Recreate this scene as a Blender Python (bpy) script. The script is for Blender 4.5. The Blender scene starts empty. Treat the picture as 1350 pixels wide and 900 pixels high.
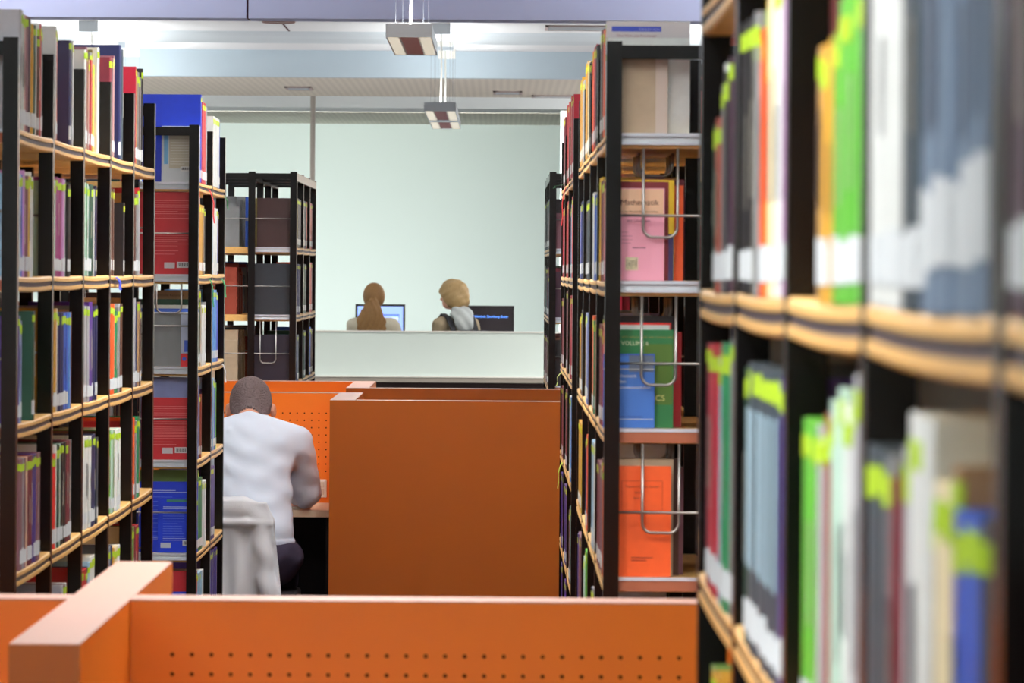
import bpy, math, random, re
import numpy as np
random.seed(7)
R = math.radians

# ------------------------------------------------------------------ camera, world, exposure
SC = bpy.context.scene
COL = SC.collection
EYE = 1.62
cam_d = bpy.data.cameras.new('camera')
cam = bpy.data.objects.new('camera', cam_d)
COL.objects.link(cam)
cam.location = (0, 0, EYE)
cam.rotation_euler = (R(90), R(-0.4), 0)
cam_d.sensor_width = 36.0
cam_d.lens = 36.0 * 6200 / 1350
cam_d.shift_x = (675 - 659) / 1350
cam_d.shift_y = -(450 - 357) / 1350
cam_d.clip_start = 0.1
cam_d.clip_end = 200
cam_d.dof.use_dof = True
cam_d.dof.focus_distance = 18.0
cam_d.dof.aperture_fstop = 17.0
SC.camera = cam

w = bpy.data.worlds.new('world'); SC.world = w
w.use_nodes = True
w.node_tree.nodes['Background'].inputs[0].default_value = (0.9, 0.95, 1.0, 1)
w.node_tree.nodes['Background'].inputs[1].default_value = 0.15
SC.view_settings.view_transform = 'Standard'
SC.view_settings.look = 'None'
SC.view_settings.gamma = 1
SC.view_settings.use_curve_mapping = False
SC.view_settings.exposure = 0.32
SC.cycles.use_denoising = True
SC.cycles.max_bounces = 8
SC.cycles.diffuse_bounces = 5
SC.cycles.sample_clamp_indirect = 6

LAMP_UP = 40.0
LAMP_DOWN = 33.0
STRIP = 330.0

# ------------------------------------------------------------------ helpers
def lin(c):
    out = []
    for v in c[:3]:
        v = v / 255.0
        out.append(v / 12.92 if v <= 0.04045 else ((v + 0.055) / 1.055) ** 2.4)
    return (out[0], out[1], out[2], 1.0)

MATS = {}
def mat(name, rgb, rough=0.5, spec=0.5, metal=0.0, var=0.0, scale=8.0, bump=0.0, bscale=60.0, stretch=(1, 1, 1), emit=0.0, coat=0.0):
    if name in MATS: return MATS[name]
    m = bpy.data.materials.new(name); m.use_nodes = True
    nt = m.node_tree; b = nt.nodes['Principled BSDF']
    b.inputs['Roughness'].default_value = rough
    b.inputs['Specular IOR Level'].default_value = spec
    b.inputs['Metallic'].default_value = metal
    b.inputs['Coat Weight'].default_value = coat
    c = lin(rgb)
    b.inputs['Base Color'].default_value = c
    if emit:
        b.inputs['Emission Color'].default_value = c
        b.inputs['Emission Strength'].default_value = emit
    if var or bump:
        tc = nt.nodes.new('ShaderNodeTexCoord'); mp = nt.nodes.new('ShaderNodeMapping')
        mp.inputs['Scale'].default_value = stretch
        nt.links.new(tc.outputs['Object'], mp.inputs['Vector'])
    if var:
        n = nt.nodes.new('ShaderNodeTexNoise'); n.inputs['Scale'].default_value = scale
        n.inputs['Detail'].default_value = 5
        nt.links.new(mp.outputs[0], n.inputs['Vector'])
        mx = nt.nodes.new('ShaderNodeMix'); mx.data_type = 'RGBA'
        mx.inputs[6].default_value = tuple(max(0, v * (1 - var)) for v in c[:3]) + (1,)
        mx.inputs[7].default_value = tuple(min(1, v * (1 + var)) for v in c[:3]) + (1,)
        nt.links.new(n.outputs['Fac'], mx.inputs[0])
        nt.links.new(mx.outputs[2], b.inputs['Base Color'])
    if bump:
        n2 = nt.nodes.new('ShaderNodeTexNoise'); n2.inputs['Scale'].default_value = bscale
        n2.inputs['Detail'].default_value = 4
        nt.links.new(mp.outputs[0], n2.inputs['Vector'])
        bp = nt.nodes.new('ShaderNodeBump'); bp.inputs['Strength'].default_value = bump
        bp.inputs['Distance'].default_value = 0.01
        nt.links.new(n2.outputs['Fac'], bp.inputs['Height'])
        nt.links.new(bp.outputs[0], b.inputs['Normal'])
    MATS[name] = m
    return m

def attr_mat(name, rough=0.4):
    m = bpy.data.materials.new(name); m.use_nodes = True
    nt = m.node_tree; b = nt.nodes['Principled BSDF']
    a = nt.nodes.new('ShaderNodeAttribute'); a.attribute_name = 'tint'
    n = nt.nodes.new('ShaderNodeTexNoise'); n.inputs['Scale'].default_value = 35
    tc = nt.nodes.new('ShaderNodeTexCoord'); nt.links.new(tc.outputs['Object'], n.inputs['Vector'])
    mr = nt.nodes.new('ShaderNodeMapRange'); mr.inputs[3].default_value = 0.88; mr.inputs[4].default_value = 1.1
    nt.links.new(n.outputs['Fac'], mr.inputs[0])
    mx = nt.nodes.new('ShaderNodeMix'); mx.data_type = 'RGBA'; mx.blend_type = 'MULTIPLY'; mx.inputs[0].default_value = 1
    nt.links.new(a.outputs['Color'], mx.inputs[6]); nt.links.new(mr.outputs[0], mx.inputs[7])
    nt.links.new(mx.outputs[2], b.inputs['Base Color'])
    b.inputs['Roughness'].default_value = rough
    MATS[name] = m
    return m

def tint(me, rgb_lin):
    a = me.color_attributes.new('tint', 'FLOAT_COLOR', 'POINT')
    a.data.foreach_set('color', list(rgb_lin) * len(me.vertices))

class MB:
    def __init__(s): s.v = []; s.f = []
    def box(s, x0, x1, y0, y1, z0, z1):
        b = len(s.v)
        s.v += [(x0,y0,z0),(x1,y0,z0),(x1,y1,z0),(x0,y1,z0),(x0,y0,z1),(x1,y0,z1),(x1,y1,z1),(x0,y1,z1)]
        s.f += [tuple(b+i for i in q) for q in ((0,3,2,1),(4,5,6,7),(0,1,5,4),(1,2,6,5),(2,3,7,6),(3,0,4,7))]
        return s
    def quad(s, a, b, c, d):
        k = len(s.v); s.v += [a, b, c, d]; s.f.append((k, k+1, k+2, k+3)); return s
    def tube(s, pts, r, n=8, closed=False, cap=True):
        pts = [np.array(p, float) for p in pts]; m = len(pts)
        base = len(s.v); up = None
        for i, p in enumerate(pts):
            if closed: t = pts[(i+1) % m] - pts[i-1]
            else: t = pts[min(i+1, m-1)] - pts[max(i-1, 0)]
            t = t / (np.linalg.norm(t) + 1e-12)
            if up is None:
                up = np.array((0, 0, 1.0)) if abs(t[2]) < 0.9 else np.array((1.0, 0, 0))
            a = up - t * np.dot(up, t); a /= np.linalg.norm(a) + 1e-12
            bb = np.cross(t, a); up = a
            rr = r[i] if isinstance(r, (list, tuple)) else r
            for k in range(n):
                th = 2 * math.pi * k / n
                s.v.append(tuple(p + rr * (math.cos(th) * a + math.sin(th) * bb)))
        for i in range(m if closed else m - 1):
            for k in range(n):
                q0 = base + i*n + k; q1 = base + i*n + (k+1) % n
                j = (i+1) % m
                s.f.append((q0, q1, base + j*n + (k+1) % n, base + j*n + k))
        if cap and not closed:
            s.f.append(tuple(base + k for k in range(n))[::-1])
            s.f.append(tuple(base + (m-1)*n + k for k in range(n)))
        return s
    def prism(s, poly, axis, a0, a1):      # poly: 2-D outline, extruded along axis
        b = len(s.v); n = len(poly)
        for t in (a0, a1):
            for p in poly:
                if axis == 'y': s.v.append((p[0], t, p[1]))
                elif axis == 'x': s.v.append((t, p[0], p[1]))
                else: s.v.append((p[0], p[1], t))
        s.f.append(tuple(range(b, b+n))); s.f.append(tuple(range(b+2*n-1, b+n-1, -1)))
        for i in range(n):
            j = (i+1) % n; s.f.append((b+i, b+n+i, b+n+j, b+j))
        return s
    def mesh(s, name, smooth=False):
        me = bpy.data.meshes.new(name); me.from_pydata([tuple(map(float, q)) for q in s.v], [], s.f)
        import bmesh
        bm = bmesh.new(); bm.from_mesh(me); bmesh.ops.recalc_face_normals(bm, faces=bm.faces); bm.to_mesh(me); bm.free()
        if smooth: me.polygons.foreach_set('use_smooth', [True] * len(me.polygons))
        return me
    def build(s, name, m, parent=None, smooth=False, bevel=0.0, seg=2):
        o = link(name, s.mesh(name, smooth), m, parent)
        if bevel:
            bv = o.modifiers.new('bevel', 'BEVEL'); bv.width = bevel; bv.segments = seg; bv.limit_method = 'ANGLE'
        return o

def link(name, me, m, parent=None):
    o = bpy.data.objects.new(name, me)
    if m is not None:
        if not me.materials: me.materials.append(m)
    COL.objects.link(o)
    if parent is not None: o.parent = parent
    return o
def tag(o, label, cat, group=None):
    o['label'] = label; o['category'] = cat
    if group: o['group'] = group
    return o
def thing(name, label, cat, loc=(0, 0, 0), rz=0.0, group=None):
    o = bpy.data.objects.new(name, None); COL.objects.link(o)
    o.location = loc; o.rotation_euler = (0, 0, rz); o.empty_display_size = 0.1
    return tag(o, label, cat, group)
def struct(name, mb, m, bevel=0.0):
    o = mb.build(name, m, None, bevel=bevel); o['kind'] = 'structure'; return o
def text_mesh(body, size, align='LEFT'):
    cu = bpy.data.curves.new('lettering', 'FONT'); cu.body = body; cu.size = size; cu.align_x = align
    cu.extrude = 0.0002; cu.resolution_u = 3
    o = bpy.data.objects.new('lettering', cu); COL.objects.link(o)
    dg = bpy.context.evaluated_depsgraph_get()
    me = bpy.data.meshes.new_from_object(o.evaluated_get(dg))
    bpy.data.objects.remove(o); bpy.data.curves.remove(cu)
    return me

# ------------------------------------------------------------------ materials
M_black = mat('black_steel', (6, 4, 5), 0.26, 0.28, var=0.15, scale=20)
M_steel = mat('bright_steel', (165, 160, 155), 0.3, 0.5, 0.9)
M_alu = mat('aluminium_trim', (214, 218, 228), 0.3, 0.5, 0.25, var=0.08, scale=30, stretch=(1, 12, 1))
M_wood = mat('beech_shelf', (236, 186, 110), 0.35, 0.5, var=0.16, scale=14, stretch=(6, 0.5, 6))
M_groove = mat('grey_groove', (70, 62, 74), 0.5, 0.4)
M_brownedge = mat('brown_edge', (165, 92, 62), 0.45)
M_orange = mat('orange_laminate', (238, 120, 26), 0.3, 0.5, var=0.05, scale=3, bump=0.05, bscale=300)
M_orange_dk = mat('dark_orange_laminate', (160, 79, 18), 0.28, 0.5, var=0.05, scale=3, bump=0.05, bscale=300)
M_cap = mat('peach_edge_laminate', (168, 124, 108), 0.4, 0.5, var=0.03, scale=20)
M_hole = mat('hole_dark', (70, 28, 8), 0.9, 0.1)
M_wall = mat('wall_paint', (222, 234, 229), 0.8, 0.2, var=0.015, scale=1.0)
M_wall_rose = mat('rose_wall_paint', (206, 188, 176), 0.8, 0.2, var=0.02, scale=1.0)
M_ceil = mat('ceiling_paint', (238, 242, 244), 0.7, 0.3, var=0.02, scale=0.7, stretch=(0.5, 2, 1))
M_lav = mat('lavender_cast_beam', (196, 203, 240), 0.7, 0.3, var=0.06, scale=0.25)
M_beam = mat('pale_blue_beam', (205, 222, 232), 0.7, 0.3, var=0.015)
M_seam = mat('seam_dark', (90, 60, 70), 0.8)
M_floor = mat('carpet', (84, 80, 82), 0.95, 0.1, var=0.2, scale=120, bump=0.3, bscale=400)
M_page = mat('paper_pages', (226, 218, 196), 0.85, 0.1, var=0.06, scale=40, stretch=(1, 30, 1))
M_label = mat('white_sticker', (208, 214, 218), 0.55, 0.3, var=0.05, scale=120)
M_tab = mat('lime_sticker', (172, 206, 42), 0.5, 0.3, var=0.06, scale=60)
M_ink = mat('dark_ink', (45, 38, 50), 0.6)
M_white = mat('white_plastic', (232, 230, 222), 0.4)
M_book = attr_mat('book_cloth', 0.4)
M_fix = mat('luminaire_grey', (216, 224, 230), 0.45, 0.5, 0.0)
M_fixpanel = mat('luminaire_panel', (226, 220, 200), 0.5, emit=0.55)
M_louver = mat('louver_rose', (226, 180, 182), 0.4, 0.5, 0.05)
M_desk = mat('desk_top', (226, 202, 172), 0.45, 0.4, var=0.05, scale=6)
M_dark = mat('dark_void', (30, 20, 20), 0.8)

# ------------------------------------------------------------------ room shell
CE = EYE + 1.567          # flat ceiling
BM = EYE + 1.376          # underside of the beams
XL, XR, YB, YF = -7.0, 7.0, -4.0, 50.3
struct('floor', MB().box(XL-.2, XR+.2, YB-.2, YF+.2, -0.12, 0), M_floor)
struct('ceiling', MB().box(XL-.2, XR+.2, YB-.2, YF+.2, CE, CE+.15), M_ceil)
struct('wall_back', MB().box(XL-.2, XR+.2, YF, YF+.2, 0, CE), M_wall)
struct('wall_left', MB().box(XL-.2, XL, YB, YF, 0, CE), M_wall)
struct('wall_right', MB().box(XR, XR+.2, YB, YF, 0, CE), M_wall)
struct('wall_front', MB().box(XL-.2, XR+.2, YB-.2, YB, 0, CE), M_wall)
# panelled downstand beam, open joint; lavender light cast put into its colour
sx = -1.395
bl = struct('trim_1', MB().box(XL, sx-.006, 25.8, 26.1, BM, CE), M_lav)
br_ = struct('trim_2', MB().box(sx+.006, XR, 25.8, 26.1, BM, CE), M_lav)
struct('trim_3', MB().box(sx-.006, sx+.006, 25.82, 26.1, BM+.002, CE), M_seam)
# second, pale beam with a ribbed soffit behind it
def ribbed(name, rgb):
    m = mat(name, rgb, 0.7, 0.3)
    nt = m.node_tree; b = nt.nodes['Principled BSDF']
    tc = nt.nodes.new('ShaderNodeTexCoord'); wv = nt.nodes.new('ShaderNodeTexWave')
    wv.inputs['Scale'].default_value = 6.0; wv.bands_direction = 'X'; wv.inputs['Distortion'].default_value = 0.3
    nt.links.new(tc.outputs['Object'], wv.inputs['Vector'])
    mx = nt.nodes.new('ShaderNodeMix'); mx.data_type = 'RGBA'; c = lin(rgb)
    mx.inputs[6].default_value = tuple(v*.9 for v in c[:3])+(1,); mx.inputs[7].default_value = c
    nt.links.new(wv.outputs['Fac'], mx.inputs[0]); nt.links.new(mx.outputs[2], b.inputs['Base Color'])
    return m
M_soffit = ribbed('ribbed_soffit', (232, 226, 212))
struct('trim_4', MB().box(XL, XR, 33.6, 33.75, BM, CE), M_beam)
struct('trim_5', MB().box(XL, XR, 33.75, 37.3, BM, BM+.1), M_soffit)
struct('trim_6', MB().box(XL, XR, 46.6, YF, CE-.006, CE), M_soffit)
# half-round duct running across under the ceiling
prof = [(30.95 + .62 - .62*math.cos(math.pi*k/10), CE - .04*math.sin(math.pi*k/10)) for k in range(11)]
prof.append((30.95 + 1.24, CE + .01)); prof.insert(0, (30.95, CE + .01))
struct('trim_7', MB().prism(prof, 'x', XL, XR), mat('duct_paint', (214, 226, 232), 0.55, var=0.08, scale=2, stretch=(0.2, 4, 1)))
# bay of wall projecting beside the alcove
struct('wall_alcove', MB().box(0.60, 5.0, 45.0, 45.2, 0, CE-.03), M_wall_rose)
struct('trim_8', MB().box(0.57, 0.60, 44.98, 45.2, 0, CE-.03), M_wall)
# ceiling joint + downlight + vents
jd = MB().box(sx-.005, sx+.005, 29.4, 30.9, CE-.004, CE); struct('trim_9', jd, M_seam)
dl = thing('recessed_downlight', 'round recessed downlight in the white ceiling beyond the lavender beam', 'light', (-1.41, 29.75, CE))
ring = MB(); ring.tube([(.1*math.cos(a*math.pi/12), .1*math.sin(a*math.pi/12), -.004) for a in range(24)], .006, 6, closed=True); ring.build('rim', mat('brown_rim', (150, 110, 105), .5), dl, True)
disc = MB(); disc.prism([(.098*math.cos(a*math.pi/12), .098*math.sin(a*math.pi/12)) for a in range(24)], 'z', -.005, 0); disc.build('glass', mat('brown_glass', (150, 115, 112), .3), dl)
def vent(x, y, wx, wy, z, label):
    t = thing('ceiling_vent', label, 'vent', (x, y, z), group='ceiling vents')
    f = MB(); f.box(-wx/2, wx/2, -wy/2, -wy/2+.02, -.012, 0).box(-wx/2, wx/2, wy/2-.02, wy/2, -.012, 0)
    f.box(-wx/2, -wx/2+.02, -wy/2, wy/2, -.012, 0).box(wx/2-.02, wx/2, -wy/2, wy/2, -.012, 0)
    f.build('frame', mat('vent_frame', (190, 175, 172), .5), t)
    MB().box(-wx/2+.02, wx/2-.02, -wy/2+.02, wy/2-.02, -.003, 0).build('backing', M_dark, t)
    n = 7
    sl = MB().box(-wx/2+.02, wx/2-.02, -.012, .012, -.011, -.004).mesh('slat')
    for k in range(n):
        o = link('slat', sl, M_fix, t); o.location = (0, -wy/2 + wy*(k+1)/(n+1), 0)
vent(.50, 30.2, .44, .5, CE, 'wide dark slatted air vent in ceiling above the Mathematik bookcase')
vent(-1.53, 35.6, .2, .5, BM, 'small slatted vent in ribbed soffit above the black wall rack')
vent(.05, 36.2, .22, .5, BM, 'small slatted vent in ribbed soffit right of hanging lamps')
vent(.44, 36.9, .4, .3, BM, 'brown slatted vent at the rear edge of ribbed soffit')
# pipe column in front of the white wall
pp = MB(); pp.tube([((411-659)*40/6200, 40.0, 0), ((411-659)*40/6200, 40.0, CE)], .021, 14)
tag(pp.build('wall_pipe', mat('pipe_paint', (190, 180, 172), .5), None, True), 'thin pale vertical pipe from floor to ceiling before the white wall', 'pipe')

# ------------------------------------------------------------------ pendant luminaires
def pendant(x, y0, y1, label, group, lit=1.0, down=1.0, canopy=True, cord=True):
    zb = EYE + 1.005; h = .058; wd = .2; L = y1 - y0
    t = thing('pendant_luminaire', label, 'lamp', (x, y0, zb), group=group)
    hb = MB(); hb.box(-wd/2, wd/2, 0, .012, 0, h).box(-wd/2, wd/2, L-.012, L, 0, h)
    hb.box(-wd/2, -wd/2+.006, .012, L-.012, 0, h).box(wd/2-.006, wd/2, .012, L-.012, 0, h)
    hb.box(-wd/2+.006, wd/2-.006, .012, L-.012, h-.006, h)
    hb.build('housing', M_fix, t)
    for s in (-1, 1):
        MB().box(min(s*.045, s*.094), max(s*.045, s*.094), .012, L-.012, .002, .008).build('side_panel', M_fixpanel, t)
        MB().box(min(s*.038, s*.045), max(s*.038, s*.045), .012, L-.012, .0, .04).build('reflector', M_white, t)
    bl_ = MB().box(-.038, .038, -.004, .004, .003, .034).mesh('louver_blade')
    nb = int(L / .06)
    for k in range(1, nb):
        o = link('louver_blade', bl_, M_louver, t); o.location = (0, L*k/nb, 0)
    for yy in (.12, L-.12):
        for s in (-1, 1):
            MB().tube([(s*.06, yy, h), (s*.06, yy, CE - zb)], .0006, 5).build('suspension_wire', mat('wire_grey', (96, 100, 106), .5), t)
        if canopy:
            MB().box(-.06, .06, yy-.02, yy+.02, CE-zb-.07, CE-zb).build('canopy', M_fix if yy < 1 else M_white, t)  # front canopy greyer: its shaded side put into the colour
    if cord:
        MB().tube([(0, .35, h), (.004, .36, h+.2), (.001, .35, CE-zb)], .006, 8).build('power_cord', M_white, t, True)
    for nm, z, up, pw in (('lamp_up', zb+h+.012, True, LAMP_UP), ('lamp_down', zb-.003, False, LAMP_DOWN)):
        ld = bpy.data.lights.new(nm, 'AREA'); ld.shape = 'RECTANGLE'; ld.size = .16 if up else .07; ld.size_y = L - .1
        if not up: ld.spread = R(150)
        ld.energy = pw * (lit if up else down) * L / 1.8; ld.color = (1.0, .985, .96)
        lo = bpy.data.objects.new(nm, ld); COL.objects.link(lo); lo.parent = t
        lo.location = (0, L/2, z - zb); lo.rotation_euler = (R(180) if up else 0, 0, 0)
pendant(-.40, 20.3, 22.0, 'grey pendant luminaire nearest the lavender beam, hanging over the aisle', 'pendant lamps above the aisle')
pendant(-.386, 29.7, 31.55, 'grey pendant luminaire hanging beyond the lavender beam, touching a paler one', 'pendant lamps above the aisle', .17, 3.0)
pendant(-.386, 31.9, 33.4, 'pale pendant luminaire hanging right behind the one beyond the lavender beam', 'pendant lamps above the aisle', .17, 3.0)
G = 'pendant lamps over the bookcases'
pendant(-2.62, 29.7, 31.55, 'pendant luminaire hung by thin wires behind the six-post bookcase', G, .24, 3.0)
pendant(-2.62, 31.9, 33.4, 'pendant luminaire hung by thin wires behind the six-post bookcase', G, .24, 3.0)
for yy in (-3.2, 2.5, 7.0, 11.5, 15.5):  # unseen rows put in for light; the one behind the camera is fill
    for xx in (-2.62, -.4, 1.83):
        pendant(xx, yy, yy+1.75, 'grey pendant luminaire hanging high above the bookcase aisles', G, 1.0, 1.15 if yy < 8 else (1.05 if yy < 13 else .72))
for xx, yy in ((-2.62, 20.3), (1.83, 20.3), (-2.75, 23.0), (1.83, 23.0)):  # out of view; the rear pair is added to brighten the beam face
    pendant(xx, yy, yy+1.7, lit=(2.2 if yy > 22 else 1.0), down=.75, label='grey pendant luminaire hanging high above the bookcase aisles', group=G)
for xx, yy, k in ((1.83, 29.7, 1), (1.83, 34.5, 6), (1.83, 38.6, 1), (1.83, 43.5, 1), (3.6, 34.5, 7), (3.6, 38.6, 1), (3.6, 43.5, 1), (-5.0, 32.0, 7), (-5.0, 35.0, 8), (-5.0, 38.6, 1), (-5.0, 43.5, 1)):  # unseen lamps added to light the counter and the far end
    pendant(xx, yy, yy+1.75, 'grey pendant luminaire hanging high above the bookcase aisles', G, 1, k)

for yy in (41.2,):  # added shielded strip that brightens the far wall; its lamp stays out of view
    t = thing('added_wall_light', 'added shielded ceiling strip lamp that brightens the white wall beyond the ribbed soffit', 'lamp', (-1.5, yy, CE))
    MB().box(-4.5, 4.5, -.11, .11, -.012, -.0005).build('tray', M_fix, t)
    MB().box(-4.5, 4.5, -.10, -.085, -.15, -.0125).build('shield', M_ceil, t)
    ld = bpy.data.lights.new('wall_fill_lamp', 'AREA'); ld.shape = 'RECTANGLE'; ld.size = 8.8; ld.size_y = .18; ld.energy = STRIP; ld.spread = R(95); ld.color = (.97, 1.0, .985)
    lo = bpy.data.objects.new('wall_fill_lamp', ld); COL.objects.link(lo); lo.parent = t; lo.location = (0, .02, -.075); lo.rotation_euler = (R(62), 0, 0)
t = thing('added_counter_light', 'added unseen strip lamp behind the ribbed soffit that brightens the counter', 'lamp', (-1.5, 37.36, BM+.09))  # added lamp, hidden by the soffit, fills the counter front and people's backs
MB().box(-4.5, 4.5, -.055, .04, .005, .03).build('tray', M_fix, t)
ld = bpy.data.lights.new('counter_fill_lamp', 'AREA'); ld.shape = 'RECTANGLE'; ld.size = 8.8; ld.size_y = .06; ld.energy = 42; ld.color = (1, .99, .96); ld.spread = R(150)
lo = bpy.data.objects.new('counter_fill_lamp', ld); COL.objects.link(lo); lo.parent = t; lo.location = (0, 0, 0); lo.rotation_euler = (R(28), 0, 0)
# ------------------------------------------------------------------ bookcases
CASES = {}
def sag_mesh(name, L, depth, sgn, sag=0.003):
    T = .016
    pr = [(.003, T), (depth, T), (depth, -T), (.003, -T), (.0, -T+.003), (.0, -.0055), (.005, -.0055), (.005, .0055), (.0, .0055), (.0, T-.003)]
    mb = MB(); n = len(pr); S = 6
    for i in range(S+1):
        u = i / S; dz = -sag * 4*u*(1-u)
        for d, z in pr: mb.v.append((sgn*d, L*u, z + dz))
    for i in range(S):
        for k in range(n):
            j = (k+1) % n
            mb.f.append((i*n+k, i*n+j, (i+1)*n+j, (i+1)*n+k))
    mb.f.append(tuple(range(n))); mb.f.append(tuple(range(S*n+n-1, S*n-1, -1)))
    me = mb.mesh(name)
    gb = MB()
    for i in range(S+1):
        u = i / S; dz = -sag * 4*u*(1-u)
        for d, z in ((.003, -.005), (.003, .005), (.0049, .005), (.0049, -.005)): gb.v.append((sgn*d, L*u, z+dz))
    for i in range(S):
        for k in range(4):
            j = (k+1) % 4; gb.f.append((i*4+k, i*4+j, (i+1)*4+j, (i+1)*4+k))
    gb.f += [(0, 1, 2, 3), tuple(S*4 + k for k in (3, 2, 1, 0))]
    return me, gb.mesh('groove_strip')

def bookcase(key, label, face, sgn, y0, bay, n, shelves, top, depth=.237, double=True, trims=(), longbar=False, phrase=''):
    t = thing('bookcase', label, 'bookcase', (face, y0, 0), group=None)
    D = 2*depth if double else depth
    pw = .033
    offs = [0, depth-pw] + ([2*depth-pw] if double else [])
    pm = {}
    for d in offs:
        a, b = sorted((sgn*d, sgn*(d+pw)))
        pm[d] = MB().box(a, b, 0, .04, 0, top).mesh('post')
    a, b = sorted((sgn*pw, sgn*(D-pw)))
    bar = MB().box(a, b, .004, .036, top-.037, top-.008).mesh('top_bar')
    foot = MB().box(a, b, .004, .036, .03, .07).mesh('foot_bar')
    rod = MB().tube([(sgn*(pw-.002), .012, 0), (sgn*(D-pw+.002), .012, 0)], .0028, 6).mesh('rod', True)
    for i in range(n+1):
        y = i*bay
        for d in offs:
            o = link('post', pm[d], M_black, t); o.location = (0, y, 0)
        o = link('top_bar', bar, M_black, t); o.location = (0, y, 0)
        o = link('foot_bar', foot, M_black, t); o.location = (0, y, 0)
        for z in shelves[(0 if longbar else 1):]:
            o = link('rod', rod, M_steel, t); o.location = (0, y, z + .155)
    if longbar:
        a, b = sorted((0, sgn*pw))
        lb = MB().box(a, b, .041, bay-.001, top-.045, top-.006).mesh('side_bar')
        for i in range(n):
            for d in offs[:2]:
                o = link('side_bar', lb, M_black, t); o.location = (sgn*d, i*bay, 0)
    sm, gm = sag_mesh('shelf', bay-.042, depth-.004, sgn)
    sm2, gm2 = sag_mesh('shelf', bay-.042, depth-.004, -sgn)
    for i in range(n):
        for z in shelves:
            o = link('shelf', sm, M_wood, t); o.location = (0, i*bay+.041, z)
            g = link('groove_strip', gm, M_groove, o)
            if double:
                o2 = link('shelf', sm2, M_wood, t); o2.location = (sgn*D, i*bay+.041, z)
                g2 = link('groove_strip', gm2, M_groove, o2)
            if i == 0:
                a, b = sorted((sgn*(pw+.001), sgn*(depth-pw-.001)))
                k = shelves.index(z)
                if k in trims:
                    MB().box(a, b, .026, .040, z+.0085, z+.016).build('end_trim', M_alu, t)
                    MB().box(a, b, .032, .040, z-.0045, z+.0082).build('end_trim', M_fix, t)
                    MB().box(a, b, .028, .040, z-.009, z-.0048).build('end_trim', M_alu, t)
                else:
                    MB().box(a, b, .030, .040, z-.014, z+.008).build('end_trim', M_brownedge, t)
                    MB().box(a, b, .028, .040, z+.0085, z+.016).build('end_trim', M_alu, t)
    CASES[key] = dict(face=face, sgn=sgn, y0=y0, bay=bay, n=n, shelves=shelves, top=top, depth=depth, double=double, phrase=phrase)
    return t
SH = [EYE + v for v in (.28, -.035, -.35, -.667, -.985, -1.30)]
SH3 = [EYE + v for v in (.093, -.238, -.567, -.90, -1.23)]
TOP = EYE + .49
bookcase('L1', 'long black six-post bookcase with honey wooden shelves beside the orange divider', -1.027, -1, 10.0, .79, 5, SH, TOP, phrase='six-post bookcase')
bookcase('L2', 'short black bookcase whose end shows a large red book, beside the seated man', -1.027, -1, 16.0, .765, 2, SH, TOP, trims=(0, 1, 2, 3, 4), phrase='bookcase beside seated man')
bookcase('L3', 'low black bookcase of dark bound volumes in front of the white wall pipe', -.995, -1, 23.0, .79, 3, SH3, EYE+.478, trims=(0, 1, 2), longbar=True, phrase='bookcase by the wall pipe')
bookcase('R1', 'large black bookcase with sagging wooden shelves and rows of lime green books', .224, 1, 2.09-.79, .79, 5, SH, TOP, phrase='bookcase with lime green books')
bookcase('R2', 'black bookcase whose end shows a pink Mathematik book behind wire bookends', .224, 1, 10.0, .87, 4, SH, TOP, trims=(0, 1), phrase='bookcase with Mathematik book')
bookcase('R2b', 'narrow-looking black bookcase hung with red and green ribbons', .224, 1, 14.45, .92, 3, SH, TOP-.02, trims=(0, 1), phrase='bookcase with hanging ribbons')
bookcase('R3', 'distant black bookcase with a bare lavender post top beside the white counter', .236, 1, 22.6, .79, 3, SH3, EYE+.478, trims=(0, 1), longbar=True, phrase='bookcase beside white counter')

# ------------------------------------------------------------------ books
C = dict(teal=(112,152,142), white=(224,228,226), rose=(192,150,142), mauve=(128,84,96), plum=(66,38,58), gold=(196,146,44), dgreen=(26,72,56),
 olive=(122,112,52), brown=(88,54,42), salmon=(212,100,82), navy=(34,40,86), tan=(172,136,96), red=(190,36,46), grey=(128,130,132), yellow=(228,190,36),
 maroon=(116,30,48), crimson=(172,22,50), lightblue=(158,196,222), blue=(46,92,196), purple=(86,44,146), magenta=(152,46,118), lilac=(190,138,190),
 mint=(184,216,200), green=(24,130,82), lime=(92,176,52), orange=(238,92,34), black=(26,23,28), silver=(168,168,174), slate=(58,70,80), cream=(236,222,184),
 violet=(66,46,132), pink=(238,168,182), royal=(16,56,204), beige=(176,156,130), peach=(240,200,160), sky=(90,150,220), periwinkle=(128,140,190),
 bluegrey=(108,128,152), darkgrey=(70,72,78), fern=(104,140,70), brick=(150,60,40), scarlet=(226,46,40), umber=(60,35,35), iron=(36,42,50), ink=(26,22,40))
CN = dict(dgreen='dark green', lightblue='light blue', royal='royal blue', sky='sky blue', bluegrey='blue-grey', darkgrey='dark grey', lime='lime green', fern='leaf green', mint='pale mint', brick='brick brown', umber='dark brown', iron='iron grey', ink='blackish navy')
BOOKS = []
TOK = re.compile(r'([a-z]+)([\d.]+)(?:h([\d.]+))?(?:w([\d.]+))?(?:\*(\d+))?(!\w+)?$')
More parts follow.
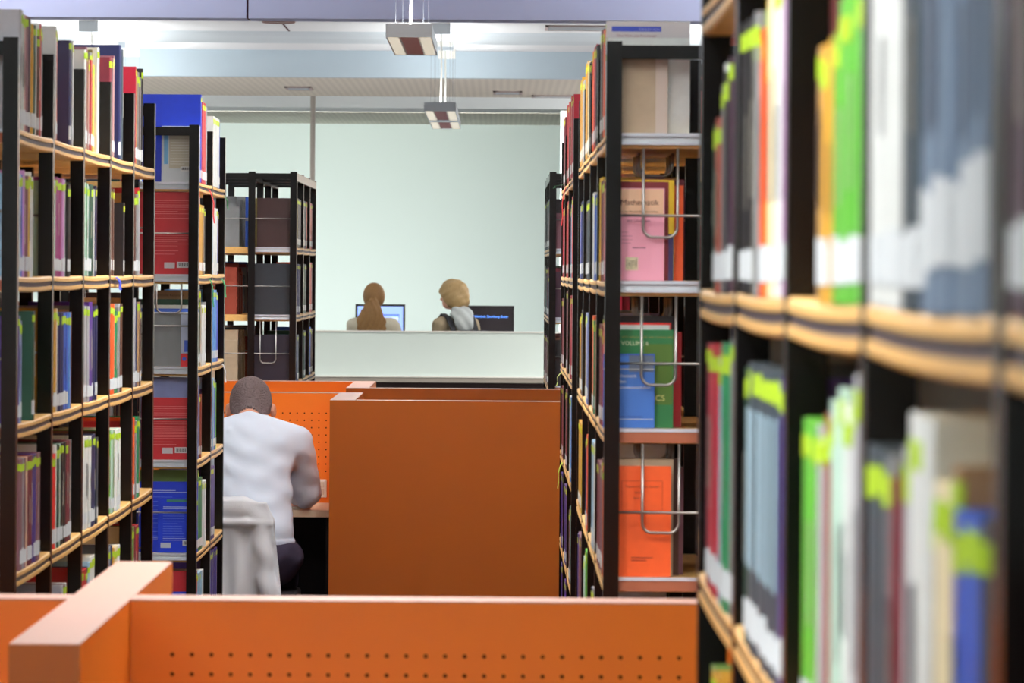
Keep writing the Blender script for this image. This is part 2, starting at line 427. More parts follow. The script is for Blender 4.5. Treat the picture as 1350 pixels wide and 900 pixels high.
def row(case, bay, shelf, spec, H=24, W=16.5, start=0.0):
    c = CASES[case]; y = c['y0'] + bay*c['bay'] + .044 + start
    L = c['bay'] - .042; run = []
    for tkn in spec.split():
        mm = TOK.match(tkn); assert mm, tkn
        col, th = mm.group(1), float(mm.group(2))/100
        if col == 'gap': y += th; continue
        for k in range(int(mm.group(5) or 1)):
            h = (float(mm.group(3)) if mm.group(3) else H + random.uniform(-2, 2)) / 100
            wd = (float(mm.group(4)) if mm.group(4) else W + random.uniform(-1.5, 1.5)) / 100
            if y + th > c['y0'] + (bay+1)*c['bay'] - .001: break
            u = min(1, max(0, (y + th/2 - c['y0'] - bay*c['bay'] - .041) / L))
            z = c['shelves'][shelf] + .016 - .003*4*u*(1-u)
            b = dict(case=case, bay=bay, shelf=shelf, col=col, t=th-.001, h=h, w=wd, y=y + th/2, z=z + .0008, art=mm.group(6), copy=k, ncopy=int(mm.group(5) or 1), rec=random.uniform(-.002, .0015) if c['sgn'] > 0 else random.uniform(-.001, .004))
            BOOKS.append(b); run.append(b); y += th
    for i, b in enumerate(run):
        p = next((q['col'] for q in run[i-1::-1] if q['col'] != b['col']), None) if i else None
        q = next((q['col'] for q in run[i+1:] if q['col'] != b['col']), None)
        b['prev'], b['next'] = p, q

# six-post bookcase
row('L1',0,0,'silver3h25.5 white2h25.5 teal3h25 white2h25 rose4h25 mauve3h25 rose3h25 plum3h25 gold4.5h24.5 gold3h24 dgreen3h24 white2h24 gap4 brown3h22 white3h25 red2h25 grey3h24')
row('L1',1,0,'white2h26 salmon4.5h25 gap34 navy4h25w19 white2h25')
row('L1',2,0,'white3 mauve3 white2 tan3 rose3 red3 grey4 olive2 yellow6h22 gap10 white3h27w19')
row('L1',3,0,'maroon4h26 mauve3h26 rose2.5h26 mauve3h27 gap18 navy5h31w20 slate4h30')
row('L1',4,0,'crimson3h27 gold7h26 grey5h26 brown5h25 grey3h25 gap8 black4h28w20')
row('L1',0,1,'lightblue4h22 white4h22 blue3h22 lilac2h23 plum4h22 mauve3h22 yellow4h22 white4h23 white3h22')
row('L1',1,1,'mint6h22 magenta5h23*3 lilac5h23 white2h23 silver4h23 gap6 black5h22w18')
row('L1',2,1,'mint5h23 green3h23 white3h23 teal4h22.5 dgreen5h23*2 white2h22 red4h22 navy3h23w19')
row('L1',3,1,'brown3h23w19 gap4 brown3h23w19 gap30 black4h20')
row('L1',4,1,'tan5h23 brown5h23 grey6h23 silver4h22 red5h25w20')
row('L1',0,2,'violet3h23 lightblue4h23 periwinkle3h22 gap22 dgreen4h24w20 green3h24')
row('L1',1,2,'gold5h24*2 white4h24 navy4h23*4 blue5h23*2 sky4h23 mauve3h23')
row('L1',2,2,'tan3 grey5h24 silver5h24*2 purple5h25*2 navy4h24*3 black3h24')
row('L1',3,2,'grey4h24 orange6h24*2 mint2h24 green5h22*2 grey5h23 silver4h24 brown4h24')
row('L1',4,2,'tan6h25 silver4h25 navy5h24 gold5h24 tan5h24 brown4h22')
row('L1',0,3,'mauve4h24*3 grey4h24 mauve3h24 peach3h24 rose3h24 maroon5h24*2 violet4h24*2 mauve4h24*2')
row('L1',1,3,'scarlet5h22*2 white3h24 dgreen5h24 mint3h24 black4h24*4 maroon5h24*2 grey3h24')
row('L1',2,3,'navy5h21 white5h23*4 navy5h23*3 slate3h22')
row('L1',3,3,'brown4h22 lime5h22 mint5h22 fern4h22 white5h22*2 mint6h22 white4h22')
row('L1',4,3,'red5h22 orange4h23 grey5h22 mint5h22 green6h23 brown4h22')
row('L1',0,4,'grey4h19 white4h19 gold5h20 tan5h21 brown4h21 mauve4h20*3')
row('L1',1,4,'white4h17 tan4h17 gold5h19*2 navy5h20*2 silver4h22 mauve4h22 white4h22')
row('L1',2,4,'red5h22*3 navy5h22 lightblue5h23 white5h24*3')
row('L1',3,4,'bluegrey6h23*2 navy5h23 gold5h22 cream6h22*2 white5h22')
row('L1',4,4,'cream5h24 fern5h24 maroon6h24 red5h24 maroon5h24')
# bookcase beside the seated man
row('L2',0,0,'white4h19w13!textgrey royal5h30w20 red5h28*4 red4h28 navy3h27 silver4h27')
row('L2',1,0,'white5h25*2 silver4h25 white5h25*4 blue5h25')
row('L2',0,1,'red5h28w21!textred gold6h24*3 tan4h24 black5h23')
row('L2',1,1,'lightblue6h24 white6h24*4 blue5h24 maroon4h23')
row('L2',0,2,'grey7h18w19!greybox white3h21w20!bluestripe dgreen3h23w20 tan4h26w20!cardtop white6h21*4 grey3h22')
row('L2',1,2,'sky6h26*4 royal5h25*2')
row('L2',0,3,'red4h21w19!textred periwinkle3h28w20 gap6 brown5h22 brick4h22')
row('L2',1,3,'violet4h22*2 lightblue5h26 blue5h25*2 lime3h24')
row('L2',0,4,'royal3h18.5w13.5!textblue royal4h24w20!textblueb fern3h28w20 green6h25*3 white6h23*4')
row('L2',1,4,'violet5h26*4 mint3h24')
row('L2',0,5,'royal4h18w19 red4h25w20 lightblue5h24*4 white4h24*2')
row('L2',1,5,'violet5h27*8')
# bookcase by the wall pipe
row('L3',0,0,'umber6h24w19.5 olive3h24w21 iron6h24*4 darkgrey5h24*3')
row('L3',1,0,'slate6h24*5 salmon6h24*2'); row('L3',2,0,'salmon6h24*4 maroon5h24')
row('L3',0,1,'iron7h25w21 navy7h25*4 slate5h25'); row('L3',1,1,'dgreen6h25*5 slate5h25'); row('L3',2,1,'salmon6h26*4 maroon5h26*3')
row('L3',0,2,'ink7h23w21 navy6h23*3 slate5h23'); row('L3',1,2,'dgreen6h24*4 navy5h24*2'); row('L3',2,2,'blue6h25*3 salmon4h24 brown5h24*3')
row('L3',0,3,'brown7h23w21 navy6h24*6')
# near bookcase, bays counted from its near end
row('R1',4,1,'plum3h23 gap1 black4h22*2 white3h23 grey3h21 brick5h18*2 red3h18 dgreen3.5h17.5*2',start=.08)
row('R1',3,1,'lilac2h24 white4h26*3 cream4h26*2 yellow3h25 orange5h23*3 grey3h25 olive3h24 brown3h24 black4.5h25*4')
row('R1',2,1,'lime5h20*4 lime4h18 gold5h18*2 gold4h18 tan2h18')
row('R1',1,1,'darkgrey3h21 bluegrey5h24*7 slate4h24*2 darkgrey3h24 white5h25*4',start=.02)
row('R1',0,1,'brown4h24 mauve5h24*4 plum5h24*8',start=.10)
row('R1',4,2,'grey3h27 green4h26.5*4 lightblue2h25 crimson5h26*5 maroon2h26',start=.06)
row('R1',3,2,'violet2.5h25 bluegrey2.5h25 slate4.8h25.5*10 dgreen3h25')
row('R1',2,2,'silver4h27 silver3h26 white3.5h25*2 mint3h26 mint4.5h25*2 brick3h24 silver4h23*2 lime5h23*3',start=.01)
row('R1',1,2,'darkgrey3h22 blue4h22*3 tan3h24 cream4h23*2 brown2h22 white5h26*3 silver3h24 maroon3h22*2 grey4h23 slate5h23*4',start=.03)
row('R1',0,2,'olive4h20*2 brick4h20*3 brown5h21*5',start=.10)
row('R1',4,3,'olive4h24 brick4h23*3 gold4h24*3 fern4h24*2',start=.10)
row('R1',3,3,'white4h23*4 navy4h23*5 red4h23*3'); row('R1',2,3,'green4h23*6 white4h23*4')
row('R1',4,0,'white5h24*4 silver5h24*4'); row('R1',3,0,'brown5h24*8')
# Mathematik bookcase
row('R2',0,0,'beige2.5h17.5w13.2!beige white4h24w18!wstripe lightblue5h23w17 green3h22 orange5h23*3 brown5h24*3 grey5h23*2')
row('R2',1,0,'black5h23*3 crimson5h24*4 orange5h24*5')
row('R2',2,0,'black5h23*3 cream5h24*2 black5h23*2 gold5h25*5')
row('R2',3,0,'silver5h22*5 gold5h24*7')
row('R2',0,1,'pink2.5h19.7w12.8!math yellow2h21.6w15!maroonband orange2h20.5w17 maroon5h22*6 yellow5h23*3')
row('R2',1,1,'blue5h20*5 lightblue4h20 white5h21*3')
row('R2',2,1,'slate5h20*4 black5h20*4'); row('R2',3,1,'navy5h21*5 blue5h20*2 gold4h20')
row('R2',0,2,'blue2.2h15.8w11!bluebook green3h21w14.8!volume white1.5h22w14 scarlet2h22.5w14.5 black4h24w15 red3h20.5w17 maroon5h22*5')
row('R2',1,2,'tan5h22*3 green5h22*2 orange5h23*4'); row('R2',2,2,'periwinkle5h23*6 white3h23 gold4h22*2'); row('R2',3,2,'darkgrey4h23 brown5h22*6 gold3h21')
row('R2',0,3,'orange3.5h23.5w14.6!orangebook beige3h25w15 brown4h25 mauve5h23*4 maroon5h23*5')
row('R2',1,3,'white5h25*3 lightblue5h25*5'); row('R2',2,3,'orange5h24*3 violet4h23*2'); row('R2',3,3,'yellow3h24 tan5h24*3 gold5h24*6')
row('R2',0,4,'gold5h21w15 lime5h20*3 blue4h20*4'); row('R2',1,4,'silver5h23*3 navy5h22*3'); row('R2',2,4,'lime5h26*6 mint5h23*4 white3h22'); row('R2',3,4,'mauve5h25*8 violet4h24*3')
# ribbon bookcase
for bay, specs in enumerate((('crimson6h25*6 salmon5h26*3','scarlet6h25*3 lightblue6h23*3 violet4h22*2','crimson6h26*5 salmon4h25*2','sky6h26*4 white5h26*4','teal5h24*3 maroon5h22*4','silver5h24*6'),
                             ('red6h26*7','red6h25*4 scarlet5h24*3','maroon6h27*6','maroon6h26*4 plum5h25*3','violet6h26*6','purple6h26*5'),
                             ('maroon6h24*5','crimson6h24*5','maroon6h24*6','maroon6h25*5','violet6h26*6','violet6h26*5'))):
    for s, sp in enumerate(specs): row('R2b', bay, s, sp)
# bookcase beside counter
row('R3',0,0,'mauve6h17w16 black5h24w19 slate6h24*5'); row('R3',1,0,'slate6h24*8'); row('R3',2,0,'slate6h24*7')
row('R3',0,1,'plum6h22w18 navy6h20*4 maroon5h24*4'); row('R3',1,1,'slate6h24*6'); row('R3',2,1,'teal6h25*4 maroon6h25*3')
row('R3',0,2,'black6h22w18 brown6h23*6'); row('R3',1,2,'mauve6h23*5'); row('R3',2,2,'mauve6h23*5')

def px_area(b):
    c = CASES[b['case']]; d = b['y']; X = abs(c['face'])
    wpx = 6200 * X * b['t'] / d**2
    a = wpx * 6200*b['h']/d
    xs = 659 + 6200*c['face']/d; ys = 357 - (b['z'] + b['h'] - EYE)*6200/d; yb = 357 - (b['z'] - EYE)*6200/d
    if xs > 1352 or xs < -2 or ys > 900 or yb < 0: a *= 0.001
    if yb > 790 and ys > 785 and b['case'] != 'R1': a *= 0.001
    vis = c['bay']*.6 if c['sgn'] < 0 else c['bay']
    if c['sgn'] < 0 and b['y'] - c['y0'] - b['bay']*c['bay'] > vis + .1: a *= .3
    if b['art']: a += 5000
    if b['bay'] == 0 and b['case'] in ('L2', 'L3', 'R2', 'R3') and b['prev'] is None: a += 3000
    return a
BOOKS.sort(key=px_area, reverse=True)
SOLO, REST = BOOKS[:300], BOOKS[300:]

def spine_profile(t, off=0.0, n=5):
    pts = []
    for k in range(n):
        a = -math.pi/2 + math.pi*k/(n-1)
        pts.append((min(.004, t*.18)*(math.cos(a) - 1) + off, (t/2 + off)*math.sin(a)))
    return pts
def cover_mesh(t, h, w):
    bth = min(.0025, t*.12)
    o = [(-w, -t/2)] + spine_profile(t) + [(-w, t/2)]
    inn = [(-w, -t/2+bth)] + [(x - bth, y*(1 - 2*bth/t)) for x, y in spine_profile(t)] + [(-w, t/2-bth)]
    mb = MB(); n = len(o)
    for z in (0, h):
        for p in o: mb.v.append((p[0], p[1], z))
        for p in inn: mb.v.append((p[0], p[1], z))
    for i in range(n-1):
        mb.f.append((i, i+1, 2*n+i+1, 2*n+i))
        mb.f.append((n+i+1, n+i, 3*n+i, 3*n+i+1))
        mb.f.append((i, n+i, n+i+1, i+1)); mb.f.append((2*n+i, 2*n+i+1, 3*n+i+1, 3*n+i))
    mb.f.append((0, 2*n, 3*n, n)); mb.f.append((n-1, 2*n-1, 4*n-1, 3*n-1))
    return mb.mesh('book')
def band_mesh(t, z0, z1, name, frac=1.0):
    pts = spine_profile(t, .0006)
    if frac < 1: pts = [(0.0007 - .3*abs(y*frac)*0, y*frac) for x, y in pts]
    mb = MB()
    for x, y in pts:
        mb.v += [(x, y, z0), (x, y, z1)]
    for i in range(len(pts)-1): mb.f.append((2*i, 2*i+2, 2*i+3, 2*i+1))
    n = len(mb.v)
    for x, y in pts: mb.v += [(x-.0005, y, z0), (x-.0005, y, z1)]
    for i in range(len(pts)-1): mb.f.append((n+2*i, n+2*i+1, n+2*i+3, n+2*i+2))
    return mb.mesh(name)
def col_mat(rgb): return mat('print_%d_%d_%d' % tuple(rgb), rgb, .5)

def art(o, b, kind):
    c = CASES[b['case']]; s = c['sgn']; t, h, w = b['t'], b['h'], b['w']
    yf = -t/2 - .0005
    def rect(d0, d1, z0, z1, rgb, name='printed_panel', lift=0):
        x0, x1 = sorted((s*d0, s*d1)); y = yf - lift
        mb = MB().box(x0, x1, y-.0003, y, z0, z1)
        if s > 0: mb.v = [(-x, -yy, z) for x, yy, z in mb.v]
        else: pass
        p = mb.build(name, col_mat(rgb), o); return p
    def txt(d, z, size, body, rgb, lift=0.0006):
        me = text_mesh(body, size); p = link('cover_lettering', me, col_mat(rgb), o)
        x, y = s*d, yf - lift
        if s > 0: p.location = (-x, -y, z); p.rotation_euler = (R(90), 0, R(180))
        else: p.location = (x, y, z); p.rotation_euler = (R(90), 0, 0)
        return p
    def lines(d0, d1, zt, zb, n, rgb, th=.0016):
        mb = MB(); rnd = random.Random(int(h*1000))
        for k in range(n):
            z = zt + (zb - zt)*k/max(1, n-1)
            e = d1 - (d1-d0)*rnd.choice((0, 0, 0, .1, .3)) if s > 0 else d0 + (d1-d0)*rnd.choice((0, 0, 0, .1, .3))
            a, bb = (d0, e) if s > 0 else (e, d1)
            x0, x1 = sorted((s*a, s*bb)); y = yf - .0006
            mb.box(x0, x1, y-.0002, y, z, z+th)
        if s > 0: mb.v = [(-x, -yy, z) for x, yy, z in mb.v]
        mb.build('printed_lines', col_mat(rgb), o)
    def barcode(d0, d1, z0, z1):
        rect(d0, d1, z0, z1, (222, 222, 220), 'barcode_sticker', .0004)
        mb = MB(); n = 12
        for k in range(n):
            x = d0 + .003 + (d1-d0-.006)*k/n; ww = .0012 if k % 3 else .002
            x0, x1 = sorted((s*x, s*(x+ww))); y = yf - .0009
            mb.box(x0, x1, y-.0002, y, z0+.004, z1-.003)
        if s > 0: mb.v = [(-x, -yy, z) for x, yy, z in mb.v]
        mb.build('barcode', M_ink, o)
    if kind == 'math':
        rect(.0, w-.002, .0, h-.055, (240, 165, 185)); rect(.0, w-.002, h-.055, h-.002, (240, 196, 160))
        txt(.034, h-.036, .0172, 'Mathematik', (96, 40, 40)); txt(.036, h-.052, .0058, 'in den Wirtschaftswissenschaften', (110, 60, 60))
        txt(.048, h-.072, .009, 'mit Lösungen', (110, 50, 60)); lines(.03, .06, h-.095, h-.118, 4, (170, 110, 120), .001); lines(.06, .10, h-.128, h-.128, 1, (120, 70, 80), .002)
        rect(.045, .072, .022, .050, (226, 214, 176), 'publisher_logo', .0006)
        mb = MB(); y = yf - .0014
        P = [(.048,.028),(.0585,.024),(.0585,.041),(.048,.045)], [(.0585,.024),(.069,.030),(.069,.047),(.0585,.041)], [(.052,.030),(.055,.029),(.055,.039),(.052,.040)], [(.062,.031),(.066,.033),(.066,.042),(.062,.040)]
        for poly in P:
            mb.tube([(x, y, z) for x, z in poly], .0006, 4, closed=True)
        mb.v = [(-x, -yy, z) for x, yy, z in mb.v]; mb.build('logo_outline', M_ink, o)
    elif kind == 'maroonband':
        rect(.0, w-.012, .0, h-.004, (128, 36, 44)); rect(w-.012, w-.001, 0, .10, (50, 40, 90)); 
    elif kind == 'bluebook':
        rect(0, w-.001, 0, h-.002, (58, 108, 186)); rect(.055, w-.002, h-.038, h-.003, (88, 100, 120), lift=.0004)
        rect(.0, w-.001, h-.033, h-.0315, (200, 200, 190), lift=.0007); rect(0, w-.001, h-.003, h-.002, (40, 60, 110), lift=.0005)
        txt(.022, h-.024, .009, 'Klaus Kroiher', (36, 60, 120)); 
        txt(.022, h-.050, .0105, 'Mathematik', (226, 230, 232)); txt(.022, h-.062, .0105, 'in den', (226, 230, 232)); txt(.022, h-.074, .0088, 'Geisteswissenschaften', (226, 230, 232))
        rect(.02, .030, .012, .036, (216, 206, 176), lift=.0004); rect(.030, w-.002, .018, .0195, (200, 205, 205), lift=.0004); txt(.034, .022, .006, 'Vahlen Taschenbuch', (30, 50, 110))
    elif kind == 'volume':
        rect(0, w-.001, 0, h-.001, (32, 112, 60)); rect(.085, w-.002, .05, h-.03, (74, 108, 30), lift=.0003)
        txt(.036, h-.018, .0058, 'WITH APPLICATIONS AND CENTRAL SERIES', (150, 130, 60)); txt(.036, h-.033, .0125, 'VOLUME 6', (226, 226, 190))
        txt(.070, .058, .018, 'TOPICS', (212, 206, 130))
    elif kind == 'orangebook':
        mb = MB(); y = yf - .0004
        for x0, x1, z0, z1 in ((.040,.128,.204,.205),(.040,.128,.140,.141),(.040,.041,.140,.205),(.127,.128,.140,.205)):
            mb.box(x0, x1, y-.0002, y, z0, z1)
        mb.v = [(-x, -yy, z) for x, yy, z in mb.v]; mb.build('frame_line', col_mat((170, 50, 20)), o)
        txt(.048, .190, .0062, 'Theorie in Chapter Normen', (120, 36, 20)); txt(.068, .178, .006, 'Seminar', (130, 40, 20)); txt(.066, .166, .006, 'Band 1', (130, 40, 20))
        lines(.062, .108, .040, .034, 2, (130, 40, 20), .0015)
    elif kind == 'wstripe':
        rect(.0, w-.002, h-.035, h-.001, (214, 210, 212), lift=.0); rect(.012, .118, h-.022, h-.011, (56, 78, 190), lift=.0004)
        txt(.070, h-.0198, .0075, '©WILEY-VCH', (170, 180, 235), .001); txt(.022, h-.033, .0068, 'Claus Weihs, Julia Rosenberger', (150, 80, 96))
    elif kind == 'beige':
        rect(w-.026, w-.001, 0, h-.002, (212, 196, 184)); txt(w-.022, h-.012, .007, 'Stk', (110, 50, 50))
    elif kind == 'textred':
        lines(.022, w-.02, h-.03, h-.09, 9, (224, 120, 120)); lines(.022, w-.02, h*.52, h*.34, 8, (224, 120, 120)); lines(.07, w-.02, h*.28, h*.24, 2, (224, 130, 130))
        barcode(.034, .075, .022, .042); rect(.082, .118, .020, .040, (205, 196, 200), 'ownership_sticker', .0004)
    elif kind == 'textgrey':
        rect(.0, w-.002, 0, h-.002, (200, 206, 210)); rect(.025, w-.026, .045, h-.01, (186, 178, 158), lift=.0003); rect(w-.022, w-.008, .06, h-.002, (110, 170, 214), lift=.0003)
        lines(.03, w-.03, h-.03, .06, 12, (215, 215, 212)); barcode(.03, .065, .036, .052)
    elif kind == 'greybox':
        rect(.0, .058, .0, h-.002, (190, 200, 222)); rect(.0, .058, .0, .045, (206, 34, 40), lift=.0003); rect(.0, .046, .05, .09, (70, 100, 200), lift=.0004)
        mb = MB(); mb.prism([(-.046 + .007*math.cos(k*math.pi/8), .026 + .007*math.sin(k*math.pi/8)) for k in range(16)], 'y', yf-.0012, yf-.0006); mb.build('blue_disc', col_mat((60, 90, 200)), o)
    elif kind == 'bluestripe':
        rect(.0, w-.002, h-.024, h-.012, (60, 100, 205)); 
    elif kind == 'cardtop':
        txt(w-.03, h-.02, .012, 'der kritische Rezension', (90, 66, 40)); txt(w-.03, h-.04, .013, 'des Führer', (90, 66, 40))
    elif kind in ('textblue', 'textblueb'):
        rect(.03, w-.03, h-.012, h-.004, (60, 130, 110)) if kind == 'textblue' else None
        lines(.03, w-.018, h-.03, h-.036, 2, (190, 205, 240), .0022); lines(.045, w-.018, h-.052, .055, 10, (110, 140, 235), .0013); lines(.04, w-.018, .048, .042, 2, (190, 205, 240))
        rect(.012, .03, h-.035, h-.018, (120, 140, 215)); barcode(.012, .05, .024, .042); rect(w-.045, w-.01, .016, .034, (190, 196, 210), 'ownership_sticker', .0004)

ORD = ['first', 'second', 'third', 'fourth', 'fifth', 'sixth']
ART_LABEL = dict(math='small pink book titled Mathematik standing at the end of the bookcase', maroonband='yellow-edged maroon book directly behind the pink Mathematik book',
 bluebook='small blue book with white Geisteswissenschaften title in front of green volume', volume='green book marked VOLUME 6 behind the small blue book',
 orangebook='bright orange book with thin frame lines below the green volume', wstripe='tall white book with blue stripe showing above the black top bar',
 beige='beige book under the black top bar, above the Mathematik book', textgrey='grey and beige book back with barcode beneath the tall royal blue one',
 greybox='grey boxed volume with red corner and blue disc by the seated man', bluestripe='white book with blue stripe just behind the grey boxed volume',
 cardtop='tan card-covered book with dark title behind the grey boxed volume', textblue='small royal blue book with barcode before a larger blue one', textblueb='larger royal blue book behind the small one with barcode')
used = {}
for b in SOLO:
    c = CASES[b['case']]; s = c['sgn']
    base = lin(C[b['col']]); j = random.uniform(.88, 1.12)
    if b['ncopy'] > 1: j = 1 + random.uniform(-.04, .04)
    colr = tuple(min(1, v*j) for v in base[:3]) + (1,)
    me = cover_mesh(b['t'], b['h'], b['w']); tint(me, colr)
    o = link('book', me, M_book)
    o.location = (c['face'] + s*b['rec'], b['y'], b['z'])
    if s > 0: o.rotation_euler = (0, 0, math.pi)
    cname = CN.get(b['col'], b['col'])
    if b['art']:
        k = b['art'][1:]
        if k == 'textred': lab = 'large red book covered in small text, second shelf, beside seated man' if b['shelf'] == 1 else 'smaller red text-covered book under a periwinkle one, fourth shelf'
        else: lab = ART_LABEL[k]
    else:
        p, q = b['prev'], b['next']
        pn, qn = (CN.get(v, v) if v else None for v in (p, q))
        if p and q: lab = f"{cname} book between {pn} and {qn} ones"
        elif q: lab = f"{cname} book at row end before {qn}"
        elif p: lab = f"{cname} book at row end after {pn}"
        else: lab = f"{cname} book in a row of its own kind"
        bay = b['bay'] if b['case'] != 'R1' else 4 - b['bay']
        lab += f", {ORD[b['shelf']]} shelf, {ORD[bay]} bay, {c['phrase']}"
    ww = lab.split()
    if len(ww) > 16: lab = lab.replace(' ones,', ',')
    if len(lab.split()) > 16: lab = lab.replace('bookcase with', 'case with').replace('lime green books', 'lime books').replace(' at row end', ' at end')
    if len(lab.split()) > 16: lab = lab.replace(' book between', ' between')
    if len(lab.split()) > 16: lab = lab.replace('case with lime books', 'lime-book case').replace('case with Mathematik book', 'Mathematik case').replace('case with hanging ribbons', 'ribbon case').replace('bookcase beside seated man', 'seated man bookcase')
    tag(o, lab, 'book', 'books on the shelves')
    t, h, wd = b['t'], b['h'], b['w']
    bth = min(.0025, t*.12)
    MB().box(-wd+.004, -.0055, -t/2+bth, t/2-bth, .003, h-.004).build('page_block', M_page, o)
    if b['case'] == 'R1' and b['col'] == 'bluegrey' and b['bay'] == 1:
        zq = random.uniform(.012, .03); link('spine_label', band_mesh(t, zq, zq + random.uniform(.04, .055), 'spine_label'), M_label, o)
    elif random.random() < .88:
        link('spine_label', band_mesh(t, .013, .013 + random.uniform(.026, .034), 'spine_label'), M_label, o)
    if random.random() < .8:
        zt = h - random.uniform(.006, .014)
        link('index_tab', band_mesh(t, zt - random.uniform(.014, .02), zt, 'index_tab'), M_tab, o)
    if b['case'] == 'R1' and b['col'] == 'slate' and b['bay'] == 3:
        link('spine_title', band_mesh(t, .075, .215, 'spine_title', .8), col_mat((168, 198, 214)), o)
    elif random.random() < .4:
        light = sum(C[b['col']]) < 330
        z0 = h*random.uniform(.3, .42)
        link('spine_title', band_mesh(t, z0, h*random.uniform(.6, .76), 'spine_title', .2), col_mat((196, 190, 176) if light else (70, 66, 80)), o)
    if b['art']: art(o, b, b['art'][1:])
# everything beyond the largest three hundred, plus the rows on the far sides of the double cases
vs, fs, cs = [], [], []
def stuff_box(x0, x1, y0, y1, z0, z1, col):
    b0 = len(vs)
    vs.extend([(x0,y0,z0),(x1,y0,z0),(x1,y1,z0),(x0,y1,z0),(x0,y0,z1),(x1,y0,z1),(x1,y1,z1),(x0,y1,z1)])
    fs.extend([tuple(b0+i for i in q) for q in ((0,3,2,1),(4,5,6,7),(0,1,5,4),(1,2,6,5),(2,3,7,6),(3,0,4,7))]); cs.extend([col]*8)
for b in REST:
    c = CASES[b['case']]; s = c['sgn']; x0, x1 = sorted((c['face'] + s*b['rec'], c['face'] + s*(b['rec'] + b['w'])))
    colr = lin(C[b['col']])
    stuff_box(x0, x1, b['y']-b['t']/2, b['y']+b['t']/2, b['z'], b['z']+b['h'], colr)
    e = s*-.0007; xs = c['face'] + s*b['rec']; xa, xb = sorted((xs + e, xs + s*.001))
    stuff_box(xa, xb, b['y']-b['t']/2+.001, b['y']+b['t']/2-.001, b['z']+.014, b['z']+.042, lin((226, 230, 230)))
    if random.random() < .7: stuff_box(xa, xb, b['y']-b['t']/2+.001, b['y']+b['t']/2-.001, b['z']+b['h']-.026, b['z']+b['h']-.01, lin((205, 225, 30)))
dk = ['brown', 'maroon', 'navy', 'dgreen', 'brick', 'plum', 'slate', 'beige', 'red', 'tan', 'black', 'grey', 'blue']
rb = random.Random(3)
for key, c in CASES.items():
    s = c['sgn']; D = 2*c['depth']
    for bay in range(c['n']):
        for k, z in enumerate(c['shelves']):
            y = c['y0'] + bay*c['bay'] + .045; ye = c['y0'] + (bay+1)*c['bay'] - .02
            fill = rb.uniform(.6, 1.0)
            while y < c['y0'] + .045 + bay*c['bay'] + fill*(c['bay'] - .09):
                th = rb.uniform(.025, .06); h = rb.uniform(.19, .26); wd = rb.uniform(.15, .18)
                if y + th > ye: break
                col = rb.choice(dk) if not (key == 'L3' and bay == 0) else ('grey', 'brick', 'beige', 'brown', 'tan')[k]
                u = (y + th/2 - c['y0'] - bay*c['bay'] - .041) / (c['bay'] - .042)
                zz = z + .0168 - .003*4*u*(1-u)
                xa, xb = sorted((c['face'] + s*(D - .012), c['face'] + s*(D - .012 - wd)))
                stuff_box(xa, xb, y, y + th - .001, zz, zz + h, lin(C[col])); y += th
me = bpy.data.meshes.new('remaining_books'); me.from_pydata(vs, [], fs)
a = me.color_attributes.new('tint', 'FLOAT_COLOR', 'POINT'); a.data.foreach_set('color', [q for c4 in cs for q in c4])
o = link('remaining_books', me, M_book); o['kind'] = 'stuff'
tag(o, 'smaller far and rear-side books filling the bookcases', 'books')

# ------------------------------------------------------------------ wire bookends and ribbons
def bookend(x, y, ztop, wd, ln, label, group='wire bookends'):
    r = .022; pts = [(-wd/2, 0, 0)]
    pts.append((-wd/2, 0, -ln + r))
    for k in range(1, 6): a = math.pi + math.pi/2*k/6; pts.append((-wd/2 + r + r*math.cos(a), 0, -ln + r + r*math.sin(a)))
    for k in range(0, 7): a = -math.pi/2 + math.pi/2*k/6; pts.append((wd/2 - r + r*math.cos(a), 0, -ln + r + r*math.sin(a)))
    pts.append((wd/2, 0, 0))
    mb = MB(); mb.tube(pts, .0032, 8)
    o = mb.build('wire_bookend', M_steel, None, True); o.location = (x, y, ztop)
    tag(o, label, 'bookend', group)
bx = lambda px, Z: (px - 659)*Z/6200
for k, (nm, px) in enumerate((('pink Mathematik book', 870), ('green VOLUME 6 book', 869), ('bright orange book', 873))):
    bookend(bx(px, 10.03), 10.028, SH[k] - .0165, .073 if k < 2 else .078, .19, f'U-shaped steel wire bookend hanging in front of the {nm}')
    for q in range(3):
        bookend(bx(px, 10.03) - .004, 10.028 + .20 + .17*q, SH[k] - .022, .073, .05, 'steel wire bookend hanging under the shelf behind the end books', 'wire bookends behind end books')
bookend(-.995 - .138 + .0, 23.028, SH3[1] - .0165, .078, .205, 'U-shaped steel wire bookend hanging before the dark volumes by the pipe')
bookend(-1.027 - .10, 16.028, SH[1] - .0165, .085, .10, 'short steel wire bookend hanging above the grey boxed volume')
def ribbon(pts, wd, rgb, label):
    mb = MB(); n = len(pts)
    for (x, y, z) in pts: mb.v += [(x, y-wd/2, z), (x, y+wd/2, z), (x+.0015, y+wd/2, z), (x+.0015, y-wd/2, z)]
    for i in range(n-1):
        for k in range(4):
            j = (k+1) % 4; mb.f.append((4*i+k, 4*i+j, 4*i+4+j, 4*i+4+k))
    mb.f += [(0,1,2,3), tuple(4*n-4+k for k in (3,2,1,0))]
    tag(mb.build('ribbon', mat('ribbon_%d_%d_%d' % rgb, rgb, .6), None), label, 'ribbon', 'shelf ribbons')
def hang(x, y, z, dx, ln, wd, rgb, label):
    ribbon([(x, y, z), (x+dx*.5, y, z-ln*.12), (x+dx, y+.01, z-ln*.4), (x+dx*.9, y+.02, z-ln*.75), (x+dx*1.15, y+.015, z-ln)], wd, rgb, label)
hang(-1.025, 16.50, SH[0]+.0, .018, .12, .06, (200, 24, 34), 'red ribbon hanging from the top shelf beside the seated man')
